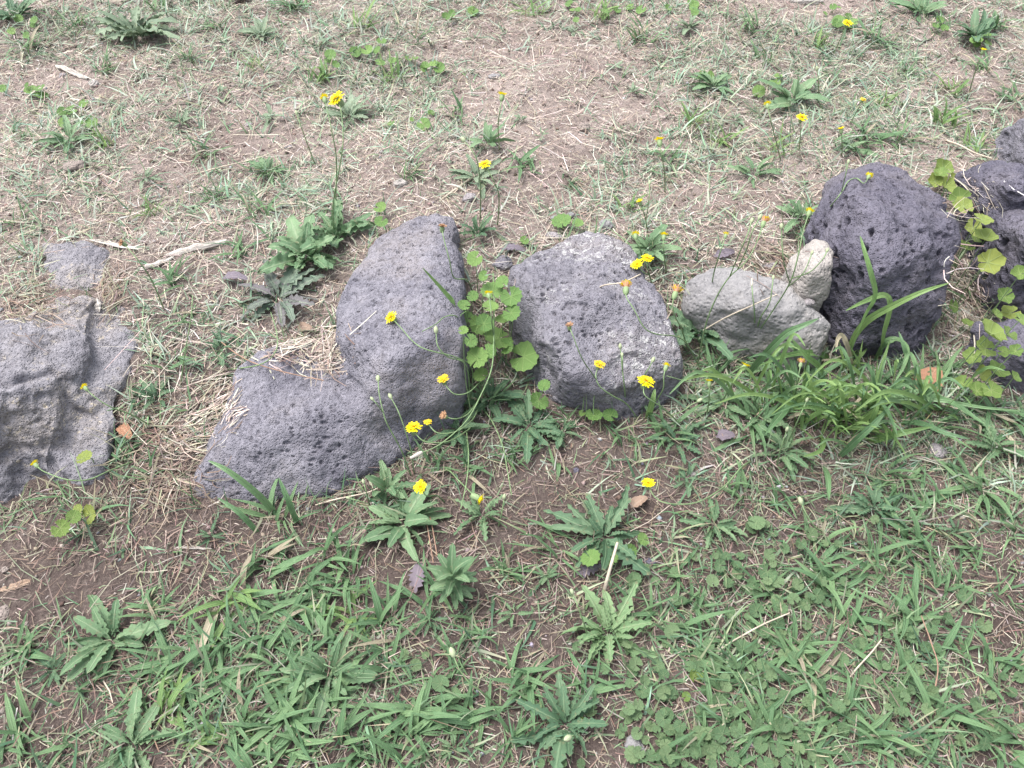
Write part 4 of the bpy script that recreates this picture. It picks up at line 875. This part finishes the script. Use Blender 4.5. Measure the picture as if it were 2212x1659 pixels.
tuft(369, 790, 80, 7, 'sparse grass shoot with wide leaves in the straw hollow', 'blade', (10, 55))
tuft(420, 690, 70, 12, 'grass runner beside the flat purple-tinged rosette', 'blade', (0, 35), width=.7)
tuft(256, 985, 75, 18, 'narrow grass tuft on the side of the lichen-flecked outcrop', 'blade', (20, 70), width=.6, dry=.15)
tuft(150, 1075, 80, 10, 'grass blades trailing along the foot of the lichen-flecked outcrop', 'blade', (5, 30), width=.5, spread=(180, 40))
tuft(330, 1020, 70, 16, 'stiff grass tuft on the needle bank between outcrop and boulder', 'blade', (15, 60), width=.6, dry=.25)
tuft(1132, 366, 62, 14, 'grass tuft beside the bare soil behind the boulders', 'blade', (10, 55))
tuft(1361, 452, 62, 12, 'grass tuft behind the lichen boulder', 'blade_bright', (8, 50))
tuft(1440, 345, 55, 14, 'grass tuft around the thin-stemmed yellow flower', 'blade', (10, 55))
tuft(2037, 273, 70, 16, 'tall bright grass tuft beyond the lava rocks', 'blade_bright', (40, 80))
tuft(1945, 300, 70, 18, 'long-bladed grass tuft just behind the tall lava boulder', 'blade', (15, 65), width=.7)
tuft(2100, 320, 70, 14, 'grass tuft between the far grey rock and lava rocks', 'blade_bright', (10, 60), width=.7)
tuft(1354, 962, 66, 8, 'grass shoot on dark soil in front of the lichen boulder', 'blade', (8, 55), traced=[([(1398, 900), (1408, 870), (1415, 840)], 11, 'blade_bright', .08)])
tuft(1200, 1000, 60, 6, 'few grass blades beside the dark toothed rosette', 'blade', (8, 50))
tuft(1020, 1020, 80, 7, 'grass shoot under the hanging flower stems', 'blade', (10, 55))
tuft(1592, 1066, 75, 10, 'grass shoot with pointed blades by the sweeping flower stem', 'blade', (15, 60))
tuft(1690, 1075, 75, 16, 'crabgrass tuft below the toothed rosette and grass clump', 'blade', (8, 50), width=.8)
tuft(1042, 1525, 95, 9, 'three-fingered crabgrass shoot in the lawn by a pink seed', 'blade', (3, 35))
tuft(980, 1440, 85, 10, 'crabgrass shoot behind the leaning pale bud', 'blade', (10, 50))
far_spots = [(905, 95), (840, 175), (790, 60), (690, 170), (560, 150), (470, 60), (400, 130), (160, 60), (60, 110), (230, 150), (1300, 40), (1390, 90), (1620, 60), (1650, 130), (1760, 100), (1880, 90), (1960, 160), (2040, 60), (2150, 60), (2060, 200), (2180, 210), (1900, 230), (1800, 180), (1560, 300), (1500, 270), (450, 330), (230, 310), (60, 300), (40, 480), (470, 430), (560, 460), (880, 380), (980, 250), (1240, 400), (330, 460), (1680, 330), (1870, 300), (2120, 150), (340, 20), (640, 20), (1150, 30)]
for px, py in far_spots: tuft(px, py, random.uniform(42, 75), random.randint(13, 22), beside(px, py, 'fine pale grass tuft in dry turf', FAR_MARKS, ''), random.choice(['blade', 'blade', 'blade_bright']), (10, 60), group='grass tufts in the dry turf', width=random.uniform(.5, .8), dry=.15)
near_spots = [(380, 1440), (560, 1400), (620, 1480), (700, 1380), (540, 1560), (430, 1590), (640, 1610), (760, 1580), (850, 1450), (900, 1540), (830, 1370), (900, 1620), (1020, 1360), (1100, 1230), (1110, 1600), (1500, 1300), (1450, 1230), (1560, 1400), (1640, 1270), (1700, 1400), (1780, 1250), (1840, 1350), (1900, 1220), (1960, 1330), (2040, 1260), (2100, 1200), (2160, 1290), (2060, 1420), (1940, 1480), (1800, 1520), (1660, 1560), (2150, 1450), (2050, 1560), (1520, 1560), (2190, 1130), (2000, 1090), (2110, 1050), (1760, 1150), (1930, 1040), (200, 1470), (60, 1400), (40, 1590), (150, 1620), (1620, 1470), (1880, 1600), (2170, 1600), (300, 1500), (1260, 1480), (750, 1250), (820, 1320), (1560, 800), (1690, 850), (1755, 860), (1905, 850), (2045, 810), (2085, 900), (2170, 910), (1640, 930), (1450, 940), (1975, 1180), (1860, 1480), (1730, 1460), (1580, 1480), (1490, 1390), (2010, 1620), (1750, 1620), (1590, 1630), (1440, 1640), (350, 1330), (480, 1380), (660, 1540), (560, 1640), (780, 1640), (1000, 1580), (1120, 1480), (940, 1280), (1200, 1180), (1400, 1330)]
for px, py in [(500, 1300), (430, 1400), (600, 1340), (520, 1450), (640, 1420), (700, 1520), (380, 1530), (480, 1600), (620, 1560), (820, 1600), (760, 1330), (560, 1270)]: tuft(px, py, random.uniform(85, 130), random.randint(9, 14), beside(px, py, 'broad-bladed grass sprawl in the lawn', NEAR_MARKS, ''), random.choice(['blade', 'blade', 'blade_bright']), (2, 40), group='broad grass sprawls in the front lawn', width=1.25, dry=.02)
for px, py in near_spots: tuft(px, py, random.uniform(70, 125), random.randint(12, 20), beside(px, py, 'green crabgrass tuft in the lawn', NEAR_MARKS, ''), 'blade', (3, 50), group='crabgrass tufts in the front lawn', width=random.uniform(.7, 1.15), dry=.03)

# ------------------------------------------------------------------ round-leaved creepers and lobed leaves
def round_leaf(seed, lobes=0, scallop=.06, cup=.16, hole=False):
    r = random.Random(seed); nA = 26; rings = (0.0, .35, .7, 1.0); V, uvs = [], []; gap = R(r.uniform(5, 20)); ph = r.uniform(0, 6)
    for k, f in enumerate(rings):
        for i in range(nA):
            a = gap + (2 * math.pi - 2 * gap) * i / (nA - 1)
            rr = f * (1 + (scallop * (1 if i % 2 else -1) if k == 3 else 0) + .04 * math.sin(2 * a + ph) - .10 * math.cos(a))
            if lobes: rr *= 1 - .17 * abs(math.cos(a * lobes / 2)) ** 3 * (f > .5)
            x, y = rr * math.cos(a) + .22 * (1 - f) * 0, rr * math.sin(a)
            V.append((x, y, cup * f * f + .05 * f * math.sin(2 * a + ph) + .04 * f * math.sin(5 * a + ph))); uvs.append((.5 + .5 * f * math.sin(a * 3.5), f * .8))
    F = [(k * nA + i, k * nA + i + 1, (k + 1) * nA + i + 1, (k + 1) * nA + i) for k in range(3) for i in range(nA - 1)]
    return np_mesh('leaf', np.array(V), np.array(F), uv=np.array(uvs))
RL = [round_leaf(s, 0, .05 + .03 * (s % 2), .10 + .08 * (s % 3)) for s in range(6)]
LO = [round_leaf(30 + s, 5, .045, .2 + .15 * (s % 3)) for s in range(5)]
def creeper(leaves, label, m, shapes, hgt=(.012, .05), group=None, name='round_leaved_creeper', cat='creeper', stalk='stem', tilt=25, grow=1.0):
    """leaves: (px, py, radius px); each on its own thin stalk down to the soil"""
    b = ground_at(leaves[0][0], leaves[0][1] + 12); e = tag(link(name, None, loc=b), label, cat, group)
    for px, py, rp in leaves:
        rp *= grow * random.uniform(.72, 1.18)
        s, k, _ = surf(px, py); h = random.uniform(*hgt); p = over(px, py, s.z + h, .008); rad = rp * mpp(p)
        q = Quaternion((1, 0, 0), R(random.uniform(-8, tilt + 12))) @ Quaternion((0, 1, 0), R(random.uniform(-tilt, tilt))) @ Quaternion((0, 0, 1), random.uniform(0, 6.28))
        lf = link('leaf', with_mat(random.choice(shapes), m, m), parent=e, loc=p - b, rot=q, scale=rad)
        g = Vector((p.x + random.uniform(-.012, .012), p.y + random.uniform(-.005, .015), gz(p.x, p.y) - .01))
        if rock_z(g.x, g.y) > g.z: g = Vector((p.x, p.y + .012, max(rock_z(g.x, g.y), g.z) - .004))
        mid = (p + g) / 2 + Vector((random.uniform(-.006, .006), .004, 0))
        qi = q.inverted(); tube('leaf_stalk', [qi @ ((v - p) / rad) for v in smooth_path([g, mid, p], 3)], .0011 / rad, .0008 / rad, M[stalk], lf, 5)
    return e
creeper([(1063, 630, 23), (1104, 640, 25), (1104, 676, 25), (1008, 686, 21), (1034, 700, 19), (1077, 730, 28), (1031, 775, 33), (1003, 660, 15), (1046, 596, 15), (1027, 558, 16), (1045, 700, 18), (1050, 760, 24), (1016, 735, 15), (1085, 690, 20), (1020, 640, 15), (1058, 665, 17), (1092, 750, 17), (1000, 715, 15), (1040, 810, 18), (1085, 610, 14)], 'cluster of big round scalloped leaves in the gap between the two boulders', 'pennywort', RL, (.05, .13), tilt=22)
creeper([(1130, 771, 30), (1176, 834, 17), (1164, 866, 19)], 'three round leaves under the left edge of the lichen boulder', 'pennywort', RL, (.02, .05))
creeper([(1282, 896, 20), (1319, 898, 19), (1258, 892, 10)], 'pair of flat round leaves below the lichen boulder front', 'pennywort', RL, (.015, .03), tilt=12)
creeper([(820, 449, 17), (824, 478, 20)], 'two round leaves behind the back slope of the notched boulder', 'pennywort', RL, (.02, .04), tilt=12)
creeper([(1214, 480, 18), (1247, 483, 17)], 'pair of round leaves beside two pale pebbles behind the lichen boulder', 'pennywort', RL, (.01, .03), tilt=14)
creeper([(1133, 519, 13)], 'single small round leaf between the boulders on the straw', 'pennywort', RL, (.01, .03))
creeper([(181, 990, 19), (130, 1141, 21), (168, 1102, 17), (195, 1112, 18), (158, 1118, 14)], 'yellow-green round leaves at the foot of the lichen-flecked outcrop', 'lobed', RL, (.02, .05))
creeper([(914, 268, 13), (931, 245, 9), (845, 266, 10), (890, 258, 7)], 'few round leaves in dry turf right of the twin yellow flowers', 'pennywort', RL, (.01, .03))
creeper([(1320, 1210, 16), (1275, 1205, 18), (1360, 1190, 16), (1390, 1165, 18)], 'round leaves tucked into the large dark lobed rosette', 'pennywort', RL, (.015, .03))
for cx, cy in [(870, 130), (800, 100), (740, 130), (920, 150), (160, 230), (60, 60), (200, 260), (1330, 30), (1240, 10), (1480, 20), (1780, 15), (1820, 40), (2010, 60), (2130, 90), (1520, 160), (1650, 180), (50, 190), (1000, 20)]:
    creeper([(cx + random.gauss(0, 22), max(4, cy + random.gauss(0, 10)), random.uniform(8, 13)) for _ in range(random.randint(3, 6))], beside(cx, cy, 'small round-leaved creeper in dry turf', FAR_MARKS, ''), 'pennywort', RL, (.008, .025), group='creepers in the dry turf')
cl = 0
for cx, cy, cnt, sp in [(1390, 1470, 12, 45), (1460, 1540, 14, 45), (1400, 1590, 12, 45), (1540, 1500, 14, 50), (1560, 1590, 14, 50), (1650, 1530, 12, 50), (1720, 1600, 14, 50), (1640, 1420, 12, 50), (1760, 1500, 12, 50), (1840, 1560, 10, 50), (1600, 1330, 12, 55), (1700, 1290, 12, 55), (1800, 1230, 10, 50), (1760, 1360, 10, 55), (1880, 1430, 10, 55), (1960, 1400, 8, 50), (2020, 1500, 8, 55), (2110, 1570, 8, 45), (1540, 1240, 8, 45), (1660, 1200, 10, 50), (1480, 1620, 12, 40), (2160, 1500, 7, 40), (1930, 1540, 8, 50), (1380, 1250, 6, 35), (900, 1420, 3, 25), (990, 1480, 3, 40), (560, 1520, 3, 40), (1200, 1620, 5, 40), (2050, 1350, 6, 50)]:
    creeper([(cx + random.gauss(0, sp * 1.1), min(1650, cy + random.gauss(0, sp * .9)), random.uniform(8, 17)) for _ in range(int(cnt * 1.3))], beside(cx, cy, 'flat round-leaved creeper mat', NEAR_MARKS, ''), 'pennywort_mat', RL, (.006, .024), group='creepers matted in the front lawn', tilt=20)
creeper([(1500, 1462, 14), (1482, 1505, 12), (1512, 1458, 9), (1690, 1555, 8), (1260, 1560, 10)], 'few yellowed round leaves in the front lawn', 'lobed', RL, (.01, .02), name='yellowed_creeper')
creeper([(2037, 366, 17), (2020, 392, 12), (2044, 402, 20), (2030, 375, 14), (2056, 385, 12)], 'yellow-green lobed leaves behind the cleft of the lava rocks', 'lobed', LO, (.02, .07), name='lobed_leaf_vine', grow=1.3)
creeper([(2081, 447, 22), (2075, 430, 16), (2102, 492, 22), (2129, 516, 19), (2088, 533, 15), (2134, 567, 19), (2120, 475, 14), (2105, 520, 13)], 'lobed-leaf vine hanging in the cleft between the lava rocks', 'lobed', LO, (.05, .1), name='lobed_leaf_vine', grow=1.3)
creeper([(2058, 660, 12), (2140, 722, 22), (2184, 676, 21), (2129, 752, 19), (2194, 758, 15), (2157, 800, 19), (2119, 810, 15), (2204, 592, 16), (2088, 698, 11), (2140, 842, 16), (2170, 640, 15), (2100, 770, 14), (2180, 720, 16), (2110, 845, 17), (2190, 815, 14), (2150, 680, 12), (2080, 830, 14), (2205, 690, 14), (2165, 760, 13)], 'yellow-green lobed leaves sprawling over the low dark rock', 'lobed', LO, (.03, .09), name='lobed_leaf_vine', grow=1.3)

# ------------------------------------------------------------------ sticks, straws, needles, fallen leaves, pebbles
def stick(label, p0, p1, wpx, m='wood_grey', name='dry_stick', flatten=.7, seed=0, lift=.3):
    a, b = surf(*p0)[0], surf(*p1)[0]; L = (b - a).length; w_ = wpx * mpp(a) / 2; r = random.Random(seed); rows = []; n = 9; sides = 9
    for i in range(n):
        f = i / (n - 1); off = (r.uniform(-.25, .25) * w_, r.uniform(-.2, .2) * w_); k = (.75 + .3 * math.sin(f * 3)) * r.uniform(.85, 1.1) * (.55 if i in (0, n - 1) else 1)
        for s in range(sides):
            an = 2 * math.pi * s / sides; rr = w_ * k * (1 + .22 * math.sin(3 * an + 1)); rows.append((f * L + (r.uniform(-.8, .8) * w_ if i in (0, n - 1) else 0), off[0] + rr * math.cos(an), off[1] + flatten * rr * math.sin(an)))
    F = [(i * sides + s, i * sides + (s + 1) % sides, (i + 1) * sides + (s + 1) % sides, (i + 1) * sides + s) for i in range(n - 1) for s in range(sides)]
    bm = bmesh.new(); vs = [bm.verts.new(v) for v in rows]
    for f in F: bm.faces.new([vs[i] for i in f])
    bm.faces.new(vs[:sides]); bm.faces.new(vs[-sides:]); bmesh.ops.recalc_face_normals(bm, faces=bm.faces[:])
    me = bpy.data.meshes.new(name); bm.to_mesh(me); bm.free()
    o = link(name, me, M[m], loc=a + Vector((0, 0, w_ * lift)), rot=(b - a).to_track_quat('X', 'Z')); return tag(o, label, 'stick')
stick('thick weathered grey stick with split grain lying in the straw', (360, 556), (490, 522), 22, seed=1)
stick('shorter pale split stick at the end of the thick weathered stick', (304, 585), (372, 560), 15, seed=2)
stick('splintered grey wood beside the low sunken slab', (196, 519), (300, 540), 10, seed=3, flatten=.4)
stick('short grey stick in the far turf next to round pebbles', (120, 142), (187, 172), 13, seed=4)
stick('brown peeled twig lying in the lawn', (1856, 1613), (1922, 1645), 9, 'wood_brown', seed=5)
stick('small white splinter wedged in the outcrop crack', (208, 650), (213, 672), 13, seed=6)
stick('short pale twig on the straw in the far turf', (100, 428), (137, 390), 8, seed=7)
stick('tan bark scrap on bare soil by the lone fresh rosette', (2, 1275), (62, 1258), 16, 'wood_brown', seed=8, flatten=.3)
stick('short grey twig on the straw beside the outcrop slab', (318, 735), (322, 762), 7, seed=9)
stick('thin grey twig lying on needle-strewn soil', (380, 1183), (458, 1186), 6, seed=10)
bare('pale dry stalk with a joint lying over the dark lobed rosette', [(1300, 1296), (1316, 1235), (1334, 1172)], .06, 'straw_stalk', .0032, 'straw_stalk', 'straw')
bare('long straw leaning up from the notched boulder tip', [(905, 458), (985, 408), (1060, 358), (1128, 316)], .015, 'straw_stalk', .0026, 'straw_stalk', 'straw')
bare('pale straw crossing the smooth stone', [(1484, 727), (1560, 690), (1620, 662), (1678, 636)], .05, 'straw_stalk', .0016, 'straw_stalk', 'straw')
bare('bleached straw bridging the grass behind the lava rocks', [(2034, 290), (2070, 312), (2105, 330), (2142, 342)], .02, 'straw_stalk', .0022, 'straw_stalk', 'straw')
bare('long brown straw lying across the front lawn', [(1525, 1414), (1600, 1375), (1650, 1348), (1706, 1324)], .02, 'straw_stalk', .0015, 'straw_stalk', 'straw')
bare('thin brown straw lying over matted creepers', [(1818, 1488), (1850, 1445), (1880, 1412), (1904, 1382)], .02, 'straw_stalk', .0015, 'straw_stalk', 'straw')
bare('thin reddish dead stem standing in the lawn', [(2010, 1545), (2026, 1450), (2012, 1390), (1990, 1330)], .03, 'needle', .0012, 'straw_stalk', 'straw')
bare('pair-forming reddish pine needle leaning before the boulder', [(910, 1070), (922, 1130), (936, 1216)], .02, 'needle', .0013, 'pine_needle', 'needle')
bare('second reddish pine needle fallen beside the first', [(916, 1072), (932, 1130), (944, 1200)], .016, 'needle', .0013, 'pine_needle', 'needle')
bare('long curved needle crossing the ledge straw', [(440, 700), (520, 770), (600, 800), (700, 822)], .03, 'needle', .0013, 'pine_needle', 'needle')
bare('straw lying along the base of the notched boulder', [(650, 1092), (720, 1080), (800, 1062), (835, 1040)], .008, 'straw_stalk', .0015, 'straw_stalk', 'straw')
bare('curved dry stalk resting on the lichen boulder crest', [(1272, 632), (1300, 618), (1345, 610), (1384, 592)], .16, 'straw_stalk', .0015, 'straw_stalk', 'straw')
bare('reddish thin stem lying in the lawn by the lone rosette', [(268, 1458), (290, 1510), (318, 1560), (344, 1625)], .02, 'needle', .0012, 'straw_stalk', 'straw')
bare('long pale straw on the far bare soil', [(400, 372), (470, 362), (560, 340), (650, 300)], .012, 'straw_stalk', .0014, 'straw_stalk', 'straw')

def dead_leaf(label, px, py, Lpx, yaw, m, shape='oval', wide=1.6, pitch=10, name='dead_leaf'):
    p = surf(px, py)[0]; L = Lpx * mpp(p); me = with_mat(random.choice(LEAF[shape]), m, m)
    o = link(name, me, loc=p + Vector((0, 0, .008)), rot=Quaternion((0, 0, 1), R(yaw)) @ Quaternion((0, 1, 0), -R(pitch)) @ Quaternion((1, 0, 0), R(random.uniform(-25, 25))), scale=(L, L * wide, L)); return tag(o, label, 'dead leaf')
dead_leaf('large rusty brown fallen leaf in grass below the lava boulder', 1985, 858, 75, 60, 'dead_brown', wide=2.2, pitch=25)
dead_leaf('tan fallen leaf beside the sweeping stem flower', 1362, 1102, 46, 30, 'dead_tan', wide=1.9, pitch=10)
dead_leaf('orange-brown fallen leaf at the far turf edge', 500, 8, 50, -5, 'dead_tan', wide=2.2, pitch=15)
dead_leaf('dark grey-purple fallen leaf lying flat on bare soil', 898, 1285, 75, 85, 'dead_purple', 'tooth', 1.7, 2)
dead_leaf('small purple leaf on the soil under the lobed rosette', 1545, 950, 42, 5, 'dead_purple', wide=2.0, pitch=8)
dead_leaf('brown curled leaf in the hollow beside the outcrop', 262, 925, 55, -40, 'dead_brown', wide=1.4, pitch=8)
dead_leaf('pale curled dry leaf at the rim of the boulder ledge', 644, 712, 36, -15, 'dead_tan', wide=1.6, pitch=10)
dead_leaf('purple leaf on the straw behind the smooth stone', 1540, 560, 50, 10, 'dead_purple', wide=1.2, pitch=6)
dead_leaf('purple-grey leaf by the weathered stick and grass tuft', 482, 608, 60, 0, 'dead_purple', wide=1.4, pitch=6)
dead_leaf('dark withered leaf under the large dark lobed rosette', 1245, 1245, 60, 20, 'dead_purple', 'deep', 1.4, 4)
dead_leaf('grey withered leaf on straw between the boulders', 1080, 545, 60, -8, 'dead_purple', 'tooth', 1.5, 4)

def stone(label, px, py, wpx, hpx, m, seed, name='pebble'):
    p = surf(px, py)[0]; s = wpx * mpp(p) / 2; s2 = hpx * mpp(p) / 2 * 1.15
    bm = bmesh.new(); bmesh.ops.create_icosphere(bm, subdivisions=4, radius=1); me = bpy.data.meshes.new(name); bm.to_mesh(me); bm.free()
    V = coords(me); d = 1 + .22 * fbm(V * 1.3 + seed * 7, seed, 3) - .18 * np.abs(vnoise(V * 1.9 + seed, seed + 3)) + .015 * fbm(V * 7, seed + 5, 3); V = V * d[:, None] * np.array([s, s2, .72 * min(s, s2)])
    me.vertices.foreach_set('co', V.ravel()); me.update(); me.polygons.foreach_set('use_smooth', np.ones(len(me.polygons), bool))
    o = link(name, me, M[m], loc=(p.x, p.y, p.z + .25 * min(s, s2)), rot=(0, 0, random.uniform(-.4, .4))); return tag(o, label, 'stone')
M['brown_stone'] = rock_mat('brown_stone', (.22, .185, .165), (.32, .27, .24), (.26, .2, .17), .5)
for a in [('wrinkled brown stone in front of the trailing-leaf rosette', 164, 365, 48, 34, 'brown_stone', 1), ('round tan pebble at the end of the short grey stick', 204, 183, 20, 20, 'rock_pale', 2), ('grey pebble under the short grey stick', 137, 164, 19, 12, 'pebble', 3),
          ('grey-brown stone on the bare soil behind the boulders', 1260, 279, 28, 24, 'brown_stone', 4), ('flat pale stone in the straw behind the notched boulder', 866, 399, 34, 20, 'rock_pale', 5), ('pale grey stone resting behind the lichen boulder crest', 1307, 490, 32, 24, 'rock_smooth', 6),
          ('smooth pale pebble left of the paired round leaves', 1198, 473, 20, 13, 'rock_smooth', 7), ('smooth pale pebble behind the paired round leaves', 1234, 467, 22, 14, 'rock_smooth', 8), ('flat dark stone in straw left of the lichen boulder', 1196, 514, 42, 20, 'pebble', 9),
          ('white lichen-crusted stone between the two pitted boulders', 1088, 574, 46, 32, 'rock_lichen', 10), ('small knobbly grey stone on the smooth stone by the cream one', 1746, 656, 26, 18, 'pebble', 11), ('flat grey stone in the straw behind the cream stone gap', 1668, 577, 42, 20, 'pebble', 12),
          ('grey stone half hidden in the lawn below the grass clump', 2022, 978, 38, 34, 'pebble', 13), ('pale grey pebble among creepers beside the jagged rosette', 1371, 1616, 42, 40, 'rock_smooth', 14), ('white gritty chip on dark soil near the sweeping stem', 1495, 1026, 16, 13, 'rock_pale', 15),
          ('small dark pebble on dark soil before the boulders', 1244, 1018, 14, 14, 'rock_dark', 16), ('small dark pebble on the far bare soil', 538, 271, 15, 11, 'pebble', 17), ('grey pebble at the right end of the far bare soil', 622, 319, 19, 11, 'pebble', 18),
          ('brown soil clod beside the large long-stemmed flower', 626, 278, 24, 18, 'brown_stone', 19), ('brown pebble on bare soil by the tan bark scrap', 12, 1232, 18, 14, 'brown_stone', 20), ('round brown pebble below the dark grey fallen leaf', 888, 1270, 12, 12, 'brown_stone', 21), ('brown pebble under the rosette-side bare soil', 56, 1350, 14, 12, 'brown_stone', 22),
          ('tan half-buried stone at the edge of the bare soil', 8, 1325, 26, 36, 'brown_stone', 23), ('flat grey stone behind the grass and oval rosette', 1015, 430, 34, 22, 'pebble', 24), ('dark flat stone in trodden straw by the dark rosette', 1405, 1215, 30, 14, 'rock_dark', 25), ('pale flat rock showing at the far turf edge', 1740, 6, 80, 18, 'rock_pale', 26), ('pale flat stone in the far dry straw', 1068, 168, 30, 14, 'rock_smooth', 27)]: stone(*a)
# red lichen spot on the lava rock
sp = surf(2177, 474)[0]
print('tris', sum(len(m_.loops) - 2 * len(m_.polygons) for m_ in bpy.data.meshes), 'objects', len(bpy.data.objects))
